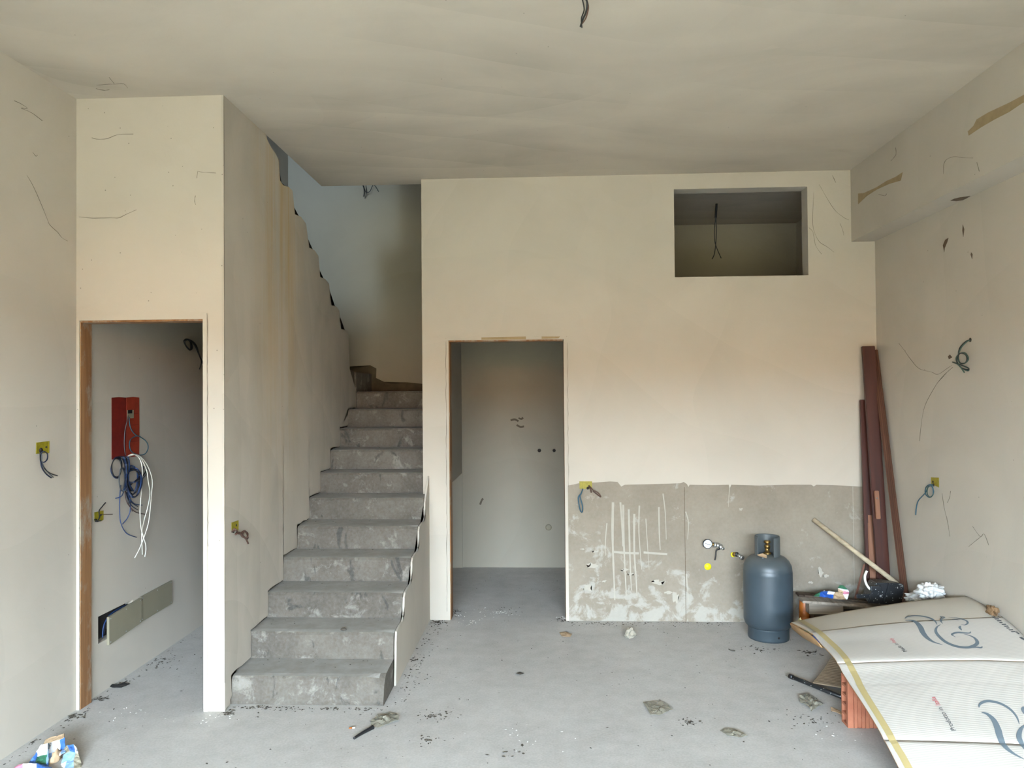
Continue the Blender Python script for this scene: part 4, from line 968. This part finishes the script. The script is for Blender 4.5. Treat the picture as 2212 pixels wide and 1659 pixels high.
def ribbon(name, uv, width, mat, off, parent, taper=None, metric=True):
    P = smooth_path([(u, v, 0) for u, v in uv], 7); vv = []
    ln = sum((S(*P[i][:2]) - S(*P[i - 1][:2])).length for i in range(1, len(P)))
    for i, p in enumerate(P):
        a, b = P[max(i - 1, 0)], P[min(i + 1, len(P) - 1)]
        t = S(b.x, b.y) - S(a.x, a.y); n = Sn(p.x, p.y); side = n.cross(t).normalized(); f = i / (len(P) - 1)
        w = width * (taper(f) if taper else 1) * 0.5
        c = S(p.x, p.y) + n * off
        vv += [c + side * w, c - side * w]
    m = len(P)
    return under(obj(name, vv, [(2 * k, 2 * k + 1, 2 * k + 3, 2 * k + 2) for k in range(m - 1)], mat, None), parent)
ribbon('packing_tape', tuv, 0.030, 'tape', 0.0052, carton)
# line logo, drawn twice: strokes as on the print
sw_ = lambda f: max(0.06, math.sin(math.pi * min(1, f * 0.96 + 0.03)) ** 0.8)
S10 = lambda x, y: cr(x, y, 1680, 1240, 3.9586)
logo = [([(1088, 390), (1110, 374), (1160, 365), (1230, 368), (1300, 384), (1345, 410), (1363, 442)], 0.016),
        ([(1092, 405), (1150, 405), (1190, 425), (1222, 465), (1240, 505), (1275, 550), (1330, 588), (1412, 614)], 0.026),
        ([(1392, 440), (1362, 462), (1352, 495), (1375, 535), (1430, 585), (1500, 618), (1570, 634), (1640, 634), (1695, 612), (1706, 585), (1680, 553), (1630, 530), (1590, 522)], 0.020),
        ([(1650, 500), (1640, 512), (1600, 512), (1540, 508), (1500, 518), (1492, 530), (1525, 548)], 0.014),
        ([(1750, 628), (1735, 638), (1700, 634), (1660, 640)], 0.012),
        ([(1412, 432), (1398, 415), (1400, 395), (1425, 378), (1392, 372), (1410, 386)], 0.010),
        ([(1460, 380), (1520, 382), (1580, 395), (1620, 412), (1622, 432), (1600, 444), (1565, 440)], 0.010),
        ([(1490, 394), (1520, 396), (1555, 404)], 0.006), ([(1565, 452), (1556, 466), (1575, 490)], 0.012)]
for pts, w in logo:
    ribbon('logo_stroke', [inv(*S10(x, y), 0.6, 0.15) for x, y in pts], w, 'ink', 0.0056, carton, sw_)
logo2 = [([(1720, 1150), (1728, 1122), (1765, 1100), (1820, 1096), (1900, 1115), (1980, 1160), (2040, 1225), (2066, 1295)], 0.016),
         ([(1742, 1192), (1790, 1205), (1845, 1255), (1880, 1330), (1900, 1400), (1940, 1480), (2010, 1540), (2106, 1592)], 0.026),
         ([(2110, 1300), (2075, 1340), (2062, 1400), (2085, 1460), (2130, 1520), (2200, 1570)], 0.020), ([(2100, 1140), (2094, 1170), (2110, 1210)], 0.012)]
for pts, w in logo2:
    ribbon('logo_stroke', [inv(*S10(x, y), 0.6, 0.4) for x, y in pts], w, 'ink', 0.0056, carton, sw_)
# dark printed block and lettering along the wall side
def patch(px, mat, off=0.0056):
    uv = [inv(*S10(x, y), 0.9, 0.15) for x, y in px]
    vv = [S(u, v) + Sn(u, v) * off for u, v in uv]
    return under(obj('printed_mark', vv, [tuple(range(len(vv)))], mat, None), carton)
for k in range(9):
    x0, y0 = 1845 + 20 * k, 372 + 15.5 * k
    h_ = 1.0 if k % 3 else 0.7
    patch([(x0 - 16, y0 + 1), (x0 - 4, y0 + 10), (x0 - 4 + 36 * h_, y0 + 10 - 2), (x0 - 16 + 40 * h_, y0 - 1)], 'ink_dark')
patch([(1820, 364), (1832, 374), (2066, 522), (2058, 523)], 'ink_dark'); patch([(1880, 364), (1886, 364), (2070, 520), (2062, 521)], 'ink_dark')
patch([(2062, 548), (2085, 546), (2106, 560), (2106, 575), (2080, 562)], 'ink_dark')
def text_on(s, p0, p1, mat, rise):
    """flat lettering printed along p0 -> p1 on the carton"""
    cu = bpy.data.curves.new('t', 'FONT'); cu.body = s; cu.size = 1; tmp = bpy.data.objects.new('t', cu); COL.objects.link(tmp)
    bpy.context.view_layer.update(); dg = bpy.context.evaluated_depsgraph_get(); me = tmp.evaluated_get(dg).to_mesh()
    vs2 = [v.co.copy() for v in me.vertices]; fs = [tuple(p.vertices) for p in me.polygons]
    tmp.evaluated_get(dg).to_mesh_clear(); bpy.data.objects.remove(tmp)
    x0, x1 = min(v.x for v in vs2), max(v.x for v in vs2)
    a, b = inv(*p0, 0.5, 0.25), inv(*p1, 0.5, 0.25)
    A, B = S(*a), S(*b); d = B - A; L = d.length; n = Sn((a[0] + b[0]) / 2, (a[1] + b[1]) / 2); up_ = n.cross(d).normalized(); k = L / (x1 - x0)
    out = []
    for v in vs2:
        p = A + d * ((v.x - x0) / (x1 - x0)) + up_ * (v.y * k * rise)
        x, y = project(p); u, w = inv(x, y, *a); out.append(S(u, w) + Sn(u, w) * 0.0056)
    return under(obj('printed_text', out, fs, mat, None), carton)
text_on('Made in', S10(1108, 668), S10(1020, 598), 'ink_dark', 1.0); text_on('Italy', S10(1014, 592), S10(980, 556), 'ink_red', 1.0)
text_on('Prodotto in', S10(1526, 1345), S10(1402, 1150), 'ink_dark', 1.0); text_on('Italia', S10(1392, 1130), S10(1344, 1058), 'ink_red', 1.0)

# ------------------------------------------------------------------ things under the carton edge
bf = at(1832, 1573, 'Z', 0)
br = empty('hollow_brick', (bf.x + 0.12, bf.y + 0.04, 0)); tag(br, 'orange hollow clay brick standing under the carton edge', 'brick')
bw, bh, bd = 0.25, 0.245, 0.08
outl = [(bf.x, bf.y)]; nrib = 12; RG = 0.006
for k in range(nrib):
    x = bf.x + 0.012 + (bw - 0.024) * k / nrib; w = (bw - 0.024) / nrib
    g = 0.0035 if k % 3 == 2 else 0.0
    outl += [(x, bf.y + g), (x + w * 0.78, bf.y + g), (x + w * 0.80, bf.y + RG), (x + w * 0.98, bf.y + RG)]
outl += [(bf.x + bw, bf.y), (bf.x + bw, bf.y + bd), (bf.x, bf.y + bd)]
body = slab('body', 'X', bf.x + 0.0, bf.x + bw, bf.y + 0.008, bf.y + bd, 0, bh, [(bf.y + 0.02 + 0.0, bf.y + 0.07, 0.012 + 0.047 * k, 0.012 + 0.047 * k + 0.036) for k in range(5)], 'brick'); under(body, br)
under(prism('ribbed_face', 'Z', outl[:-2] + [(bf.x + bw, bf.y + 0.009), (bf.x, bf.y + 0.009)], 0, bh, 'brick'), br)
# corrugated board scrap: real flutes
cpx = [(1800, 1436), (1838, 1440), (1838, 1494), (1756, 1480)]
A_, B_, C_, D_ = [at(x, y, 'Z', 0.006) for x, y in cpx]
A_.z = 0.06; B_.z = 0.06
vv, ff = [], []; nf = 110
for i in range(nf + 1):
    f = i / nf; p, q_ = D_.lerp(A_, f), C_.lerp(B_, f); h_ = 0.006 * (1 + math.sin(f * 20 * 6.283))
    sag = -0.02 * math.sin(math.pi * f)
    for g in range(5):
        r_ = p.lerp(q_, g / 4); vv.append(r_ + Vector((0.004 * noise.noise(Vector((f * 6, g, 1))), 0, h_ + sag * 0.6 + 0.004)))
for i in range(nf):
    for g in range(4): ff.append((i * 5 + g, (i + 1) * 5 + g, (i + 1) * 5 + g + 1, i * 5 + g + 1))
cb = obj('corrugated_scrap', vv, ff, 'corrugated', None, True); s_ = cb.modifiers.new('thick', 'SOLIDIFY'); s_.thickness = 0.004
tag(cb, 'brown corrugated board scrap on the floor behind the brick', 'cardboard scrap')
ra, rb = at(1707, 1461, 'Z', 0.012), at(1836, 1513, 'Z', 0.012)
rod = empty('black_rod', ra); tag(rod, 'black plastic rod spotted with paint lying on the floor by the brick', 'rod')
under(tube('shaft', [ra, rb], 0.011, 'splat', None, raw=True, seg=12), rod)
under(tube('end_cap', [ra - (rb - ra) * 0.012, ra + (rb - ra) * 0.05], 0.0135, 'black', None, raw=True, seg=12), rod)

# ------------------------------------------------------------------ litter on the floor
def film(name, px, label, cat, mat='film', h=0.02, seed=1, n=22):
    """flat crumpled scrap lying on the floor, outline given"""
    P = [at(x, y, 'Z', 0.0) for x, y in px]; c = sum(P, Vector()) / len(P); V_, Fc = [c.copy()], []
    m = len(P); rings = 6; per = []
    for k in range(m):
        for j in range(4): per.append(P[k].lerp(P[(k + 1) % m], j / 4))
    m = len(per)
    for r_ in range(1, rings + 1):
        for p in per:
            q_ = c.lerp(p, r_ / rings); z = h * (0.25 + 0.75 * abs(noise.noise(Vector((q_.x * 26, q_.y * 26, seed))))) * (1 - 0.55 * (r_ / rings)) + 0.002
            V_.append(Vector((q_.x, q_.y, z)))
    for k in range(m): Fc.append((0, 1 + k, 1 + (k + 1) % m))
    for r_ in range(rings - 1):
        for k in range(m):
            a = 1 + r_ * m + k; b = 1 + r_ * m + (k + 1) % m; Fc.append((a, a + m, b + m, b))
    o = obj(name, V_, Fc, mat, None, False); s = o.modifiers.new('thick', 'SOLIDIFY'); s.thickness = 0.0015
    return tag(o, label, cat)
film('plastic_scrap', [(1389, 1520), (1412, 1519), (1436, 1521), (1453, 1536), (1440, 1541), (1425, 1547), (1405, 1547)], 'folded square of dull clear plastic in the middle of the floor', 'plastic scrap', h=0.03)
film('plastic_scrap', [(1556, 1582), (1576, 1577), (1605, 1586), (1616, 1594), (1596, 1597), (1572, 1592)], 'small twisted plastic scrap nearest the carton foot', 'plastic scrap', h=0.03, seed=4)
film('plastic_scrap', [(800, 1562), (815, 1549), (840, 1543), (860, 1546), (861, 1558), (840, 1566), (815, 1575), (802, 1571)], 'shiny crumpled plastic scrap in front of the first step', 'plastic scrap', h=0.03, seed=7)
film('plastic_scrap', [(1727, 1508), (1748, 1503), (1762, 1512), (1770, 1521), (1782, 1525), (1764, 1533), (1753, 1541), (1746, 1530), (1728, 1520)], 'clear plastic bag scrap on the floor left of the brick', 'plastic scrap', h=0.05, seed=3)
tag(tube('charred_stick', [at(x, y, 'Z', 0.008) for x, y in ((765, 1595), (775, 1588), (787, 1581), (800, 1574), (806, 1571))], lambda f: 0.006 + 0.004 * f, 'black', None, seg=7), 'black charred stick end lying by the shiny plastic scrap', 'stick')
ca, cb_ = at(754, 1573, 'Z', 0.005), at(767, 1571.5, 'Z', 0.005)
cg = empty('cigarette_butt', ca); tag(cg, 'cigarette butt on the floor left of the shiny plastic scrap', 'cigarette butt')
under(tube('filter', [ca, ca.lerp(cb_, 0.5)], 0.004, 'can_orange', None, raw=True, seg=8), cg); under(tube('paper', [ca.lerp(cb_, 0.5), cb_], 0.0039, 'white_paint', None, raw=True, seg=8), cg)
st_ = at(1362, 1378, 'Z', 0)
tag(crumple('mortar_lump', (st_.x, st_.y, 0.03), (0.034, 0.03, 0.038), 'stone', None, 0.45, 1.9, 3, 5, floor_z=0.0, flat=True), 'pale mortar lump on the floor before the back wall', 'mortar lump')
film('paper_scrap', [(1208, 1368), (1222, 1366), (1236, 1371), (1232, 1377), (1214, 1376)], 'brown paper scrap on the floor by the right doorway', 'paper scrap', 'sack_brown', 0.012, 8)
film('dry_leaf', [(1115, 1456), (1123, 1453), (1132, 1456), (1123, 1459)], 'dark dry leaf in the middle of the floor', 'leaf', 'crumb', 0.01, 2)
film('torn_film', [(224, 1479), (236, 1481), (254, 1482), (268, 1476), (281, 1480), (262, 1487), (242, 1487)], 'dark torn film strip on the closet floor below the cover plates', 'plastic strip', 'wire_black', 0.02, 5)
film('straw_scrap', [(1794, 1530), (1806, 1534), (1822, 1541), (1826, 1548), (1810, 1543), (1796, 1538)], 'pale straw-coloured scrap on the floor beside the brick', 'plastic scrap', 'sack_brown', 0.02, 6)
tag(tube('twig', [at(x, y, 'Z', 0.004) for x, y in ((1574, 1402), (1580, 1405), (1588, 1406))], 0.003, 'crumb', None, seg=6), 'tiny twig on the floor left of the gas cylinder', 'twig')
lf = at(742, 1361, 'Z', 3 * RISE - RISE + 0.004)
lz = 3 * RISE - 0.155
tag(crumple('dark_leaf', (at(742, 1362, 'Z', 2 * RISE).x, at(742, 1362, 'Z', 2 * RISE).y, 2 * RISE + 0.008), (0.016, 0.012, 0.008), 'crumb', None, 0.4, 2, 2, 8), 'dark dry leaf lying on the second step', 'leaf')

# cement sack, torn open, by the left wall
SB = lambda x, y: cr(x, y, 0, 1560, 10.055)
sk = empty('cement_sack', (-2.24, 3.35, 0)); tag(sk, 'torn white, blue and green paper cement sack on the floor by the left wall', 'sack')
def sack_part(name, rows, Ys, cols, label=None):
    o = sheet_bag(name, rows, Ys, cols, label or '', '', 0.003)
    for k_ in ('label', 'category'): 
        if k_ in o: del o[k_]
    if label: o['label'] = label
    return under(o, sk)
sack_part('back_flap', [[SB(930, 480), SB(1040, 445), SB(1200, 400), SB(1390, 330)], [SB(1000, 380), SB(1080, 340), SB(1220, 290), SB(1385, 240)]], [3.37, 3.40], [['sack_brown'] * 3], 'brown paper lining of the sack mouth')
sack_part('printed_front', [[SB(560, 1010), SB(760, 1010), SB(1010, 1030), SB(1040, 1000)], [SB(640, 860), SB(765, 870), SB(1000, 915), SB(1030, 880)], [SB(800, 650), SB(810, 750), SB(1015, 700), SB(1040, 590)], [SB(870, 510), SB(900, 490), SB(1040, 460), SB(1090, 520)]],
          [3.25, 3.28, 3.32, 3.36], [['blue_print', 'blue_print', 'blue_print'], ['blue_print', 'green_print', 'pale_blue'], ['sack_white', 'sack_white', 'ink_dark']])
sack_part('inner_side', [[SB(1060, 940), SB(1180, 800), SB(1330, 700), SB(1420, 640)], [SB(1020, 690), SB(1160, 640), SB(1300, 610), SB(1410, 560)], [SB(1040, 450), SB(1190, 410), SB(1300, 370), SB(1400, 330)]], [3.33, 3.37, 3.40],
          [['pale_blue', 'sack_white', 'pale_blue'], ['sack_white', 'sack_white', 'blue_print']])
sack_part('crumpled_side', [[SB(1200, 1040), SB(1400, 1010), SB(1600, 1030), SB(1790, 1040)], [SB(1330, 900), SB(1450, 850), SB(1600, 830), SB(1770, 900)], [SB(1400, 700), SB(1530, 640), SB(1640, 660), SB(1700, 680)], [SB(1390, 560), SB(1450, 500), SB(1600, 480), SB(1690, 560)]],
          [3.26, 3.30, 3.33, 3.36], [['sack_white', 'pale_blue', 'cover'], ['pale_blue', 'pale_blue', 'cover'], ['cover', 'blue_print', 'sack_white']])
sack_part('lower_front', [[SB(120, 1500), SB(480, 1520), SB(860, 1530), SB(1700, 1500)], [SB(200, 1080), SB(480, 1090), SB(800, 1090), SB(1250, 1090)], [SB(330, 950), SB(500, 900), SB(790, 890), SB(1080, 960)]], [3.12, 3.2, 3.24], [['sack_white', 'blue_print', 'pale_blue'], ['sack_pink', 'sack_white', 'blue_print']])
lp = cy(*SB(1210, 810), 3.33)
under(crumple('lining_fold', lp, (0.016, 0.03, 0.034), 'sack_brown', None, 0.5, 2, 3, 2), sk)

# hairline cracks round the doorway frames, scuffs in the back room
def crack(root, axis, val, a, b, n, jit, r=0.0011):
    pts = []
    for k in range(n + 1):
        f = k / n; pts.append(at(a[0] + (b[0] - a[0]) * f + random.uniform(-jit, jit), a[1] + (b[1] - a[1]) * f + random.uniform(-jit, jit), axis, val))
    under(tube('crack', pts, (lambda f: r * (0.35 + 0.65 * abs(math.sin(f * 23)))), 'cob', None, raw=True, seg=4), root)
random.seed(3)
t2, t3 = bpy.data.objects['trim_2'], bpy.data.objects['trim_3']
crack(t2, 'Y', YP - 0.002, (163, 684), (447, 679), 34, 1.6); crack(t2, 'Y', YP - 0.002, (448, 680), (449, 1180), 50, 1.2); crack(t2, 'Y', YP - 0.002, (162, 690), (160, 1500), 60, 1.2, 0.0009)
crack(t3, 'Y', YB - 0.003, (963, 737), (966, 1320), 44, 0.9, 0.0012); crack(t3, 'Y', YB - 0.003, (1226, 740), (1228, 1050), 30, 0.9, 0.0012); crack(t3, 'Y', YB - 0.003, (963, 731), (1224, 727), 26, 0.8, 0.0012)
wcl = bpy.data.objects['wall_closet']
pts_ = [at(483.5 + 2.5 * (y - 205) / 1330 + random.uniform(-0.3, 0.3), y, 'Y', YP - 0.001) for y in range(215, 1500, 30)]
tube('crack', pts_, (lambda f: 0.0006 + 0.0008 * abs(math.sin(f * 17))), 'cob', wcl, raw=True, seg=4)
for a_, b_, c_ in (((1103, 908), (1112, 906), (1120, 910)), ((1116, 918), (1124, 922), (1132, 921)), ((1037, 1090), (1041, 1080), (1044, 1077)), ((1120, 903), (1126, 905), (1130, 902))):
    stroke('scuff_mark', 'Y', YS, [a_, b_, c_], 4, 'cob', wf, -0.001)

# ------------------------------------------------------------------ crumbs and cobwebs
def crumbs(name, spots, mat, label, cat):
    """many tiny chips on the floor and steps: nobody could count them"""
    V_, Fc = [], []
    for (x, y, z, s) in spots:
        a = random.uniform(0, 6.28); sx, sy, sz = s * random.uniform(.6, 1.7), s * random.uniform(.4, 1), s * random.uniform(.25, .6); b = len(V_)
        ca_, sa_ = math.cos(a), math.sin(a)
        for dx, dy, dz in ((1, 0, .2), (0, 1, .3), (-1, 0, .2), (0, -1, .25), (0.1, 0.1, 1), (0, 0, 0)):
            px_, py_ = dx * sx, dy * sy; V_.append(Vector((x + px_ * ca_ - py_ * sa_, y + px_ * sa_ + py_ * ca_, z + max(0, dz) * sz + 0.0005)))
        for k in range(4): Fc.append((b + k, b + (k + 1) % 4, b + 4)); Fc.append((b + (k + 1) % 4, b + k, b + 5))
    o = obj(name, V_, Fc, mat); return tag(o, label, cat, None, 'stuff')
random.seed(21)
sp_ = []
def ok(x, y):
    if x < XL + 0.02 or x > XR - 0.02 or y > YS - 0.03: return False
    if YP - 0.01 < y < YP + 0.11 and x < XP + .01 and not (DL[0] < x < DL[1]): return False
    if XP - 0.12 < x < XS + 0.02 and y > Y1 - 0.005: return False
    if x > XS and YB - 0.01 < y < YB2 + 0.01 and not (RD[0] < x < RD[1]): return False
    if x < -0.82 and y > YB: return False
    return True
def cluster(x, y, r, n, s0, s1):
    for _ in range(n):
        a, d = random.uniform(0, 6.28), r * abs(random.gauss(0, 0.5)); X, Y = x + d * math.cos(a), y + d * math.sin(a) * 0.8
        if ok(X, Y): sp_.append((X, Y, 0, random.uniform(s0, s1)))
for _ in range(900):
    X, Y = random.uniform(XL, XR), random.uniform(2.3, 6.8)
    if ok(X, Y): sp_.append((X, Y, 0, random.choice((.002, .003, .003, .004, .006))))
for _ in range(150):                                   # along wall feet
    f = random.random()
    for X, Y in ((XL + abs(random.gauss(0, .05)) + .02, 2.6 + f * 4.4), (XS + .03 + abs(random.gauss(0, .07)), 4.0 + f * 1.5), (.15 + f * 1.2, YB - .03 - abs(random.gauss(0, .04))), (XP - .02 + f * .85, Y1 - .02 - abs(random.gauss(0, .03)))):
        if ok(X, Y): sp_.append((X, Y, 0, random.uniform(.002, .0075)))
for px_, r_, n_, a_, b_ in (((945, 1345), .09, 60, .004, .011), ((155, 1548), .07, 60, .004, .011), ((940, 1548), .12, 60, .003, .008), ((925, 1600), .1, 30, .003, .007), ((1490, 1560), .09, 40, .003, .008), ((1220, 1340), .1, 50, .003, .009),
                            ((60, 1605), .06, 40, .004, .009), ((215, 1510), .08, 50, .003, .009), ((260, 1475), .1, 40, .003, .008), ((560, 1520), .07, 50, .003, .010), ((495, 1540), .05, 40, .003, .010), ((890, 1400), .06, 30, .004, .01), ((888, 1425), .07, 30, .004, .011),
                            ((985, 1322), .1, 40, .003, .008), ((1080, 1318), .2, 40, .003, .006), ((1640, 1405), .15, 40, .003, .008), ((1745, 1410), .1, 30, .004, .012), ((1760, 1560), .2, 50, .003, .007), ((1090, 1625), .1, 12, .004, .01), ((350, 1430), .25, 60, .003, .007)):
    p = at(*px_, 'Z', 0); cluster(p.x, p.y, r_, n_, a_, b_)
for i in range(1, 9):                                  # on the treads
    for _ in range(16):
        sp_.append((random.uniform(XP + .02, XS - .04), Y1 + (i - 1) * TREAD + TREAD - abs(random.gauss(0, .07)) - 0.01, i * RISE + 0.003, random.uniform(.002, .006)))
sp_ = [q for q in sp_ if not (1.44 < q[0] and q[1] < 4.7 and q[2] == 0) or random.random() < 0.3]
crumbs('dark_crumbs', sp_, 'crumb', 'dark crumbs and dirt scattered over floor and steps', 'dirt')
sp_ = []
for px_, r_, n_ in (((1075, 1322), .22, 50), ((1020, 1345), .12, 20), ((1215, 1335), .07, 25), ((990, 1330), .1, 20), ((480, 1545), .2, 25), ((845, 1515), .15, 12), ((560, 1505), .1, 14), ((1800, 1590), .2, 12), ((1130, 1600), .3, 20), ((280, 1540), .2, 14)):
    p = at(*px_, 'Z', 0); cluster(p.x, p.y, r_, n_, .0025, .007)
crumbs('white_crumbs', sp_, 'crumb_white', 'white plaster crumbs near the doorways', 'plaster crumbs')

def cobweb(axis, val, side, lines, label):
    c = at(*lines[0][0], axis, val); r = empty('cobweb', c); tag(r, label, 'cobweb', 'dusty cobwebs')
    for k, l in enumerate(lines):
        pts = []
        for j, (x, y) in enumerate(l):
            pts.append(at(x + random.uniform(-1.2, 1.2), y + random.uniform(-1.2, 1.2), axis, val + side * (0.002 + 0.006 * random.random())))
        under(tube('strand', pts, (lambda f: 0.0005 + 0.0006 * abs(math.sin(f * 7 + k))), 'cob', None, 5, 4), r)
    return r
cobweb('X', XR, -1, [[S6(955, 240), S6(920, 262), S6(875, 288), S6(830, 278), S6(765, 256), S6(715, 205), S6(680, 150), S6(645, 108)], [S6(960, 250), S6(900, 305), S6(850, 370), S6(800, 470), S6(780, 560), S6(768, 675)], [S6(925, 280), S6(890, 320), S6(870, 340)]],
       'dusty cobweb strands trailing from the coiled wire on the right wall')
cobweb('X', XR, -1, [[S6(898, 975), S6(905, 1060), S6(930, 1140), S6(945, 1230)], [S6(945, 965), S6(940, 1000), S6(925, 1030)], [S6(1075, 1170), S6(1115, 1225), S6(1140, 1215), S6(1165, 1280)], [S6(1120, 1230), S6(1080, 1262), S6(1052, 1285)]],
       'dusty cobweb strands below the socket box on the right wall')
SX = lambda x, y: cr(x, y, 1720, 100, 3.606)
cobweb('Y', YB, -1, [[SX(135, 1130), SX(128, 1345), SX(135, 1440), SX(175, 1520), SX(235, 1560), SX(295, 1600)], [SX(100, 1410), SX(135, 1445), SX(155, 1550), SX(200, 1620)], [SX(180, 1080), SX(230, 1170), SX(300, 1270), SX(365, 1330), SX(408, 1350)], [SX(280, 1000), SX(310, 1060), SX(290, 1010)], [SX(340, 1380), SX(365, 1440), SX(368, 1470)]],
       'dusty cobweb strands between the high opening and the beam')
SL = lambda x, y: cr(x, y, 0, 0, 3.19)
cobweb('X', XL, 1, [[SL(185, 1205), SL(225, 1280), SL(280, 1390), SL(320, 1500), SL(345, 1548), SL(400, 1600), SL(430, 1640), SL(465, 1660)], [SL(100, 695), SL(150, 715), SL(190, 750), SL(150, 745), SL(215, 775), SL(288, 830)], [SL(230, 1050), SL(245, 1075), SL(255, 1070)]],
       'dusty cobweb strands high on the left wall')
cobweb('Y', YP, -1, [[SL(545, 1492), SL(640, 1500), SL(760, 1503), SL(820, 1498), SL(860, 1482), SL(940, 1445)], [SL(635, 950), SL(680, 960), SL(740, 955), SL(810, 930), SL(915, 925)], [SL(1365, 1180), SL(1400, 1186), SL(1485, 1195)], [SL(1365, 1180), SL(1355, 1225)], [SL(1345, 1350), SL(1342, 1385), SL(1352, 1410)]],
       'dusty cobweb strands above the left doorway')
cobweb('Z', H, -1, [[SL(665, 585), SL(740, 580), SL(790, 578), SL(850, 582), SL(880, 605)], [SL(750, 535), SL(785, 578)], [SL(665, 612), SL(720, 625), SL(750, 615)]], 'dusty cobweb strands on the ceiling above the left doorway')
cobweb('X', XBM, -1, [[SX(1150, 1000), SX(1145, 920), SX(1175, 880), SX(1230, 862), SX(1300, 865), SX(1375, 870)], [SX(1410, 900), SX(1425, 970)], [SX(735, 895), SX(775, 840), SX(775, 790)], [SX(640, 1150), SX(690, 1165), SX(705, 1150)]], 'dusty cobweb strands on the side of the ceiling beam')
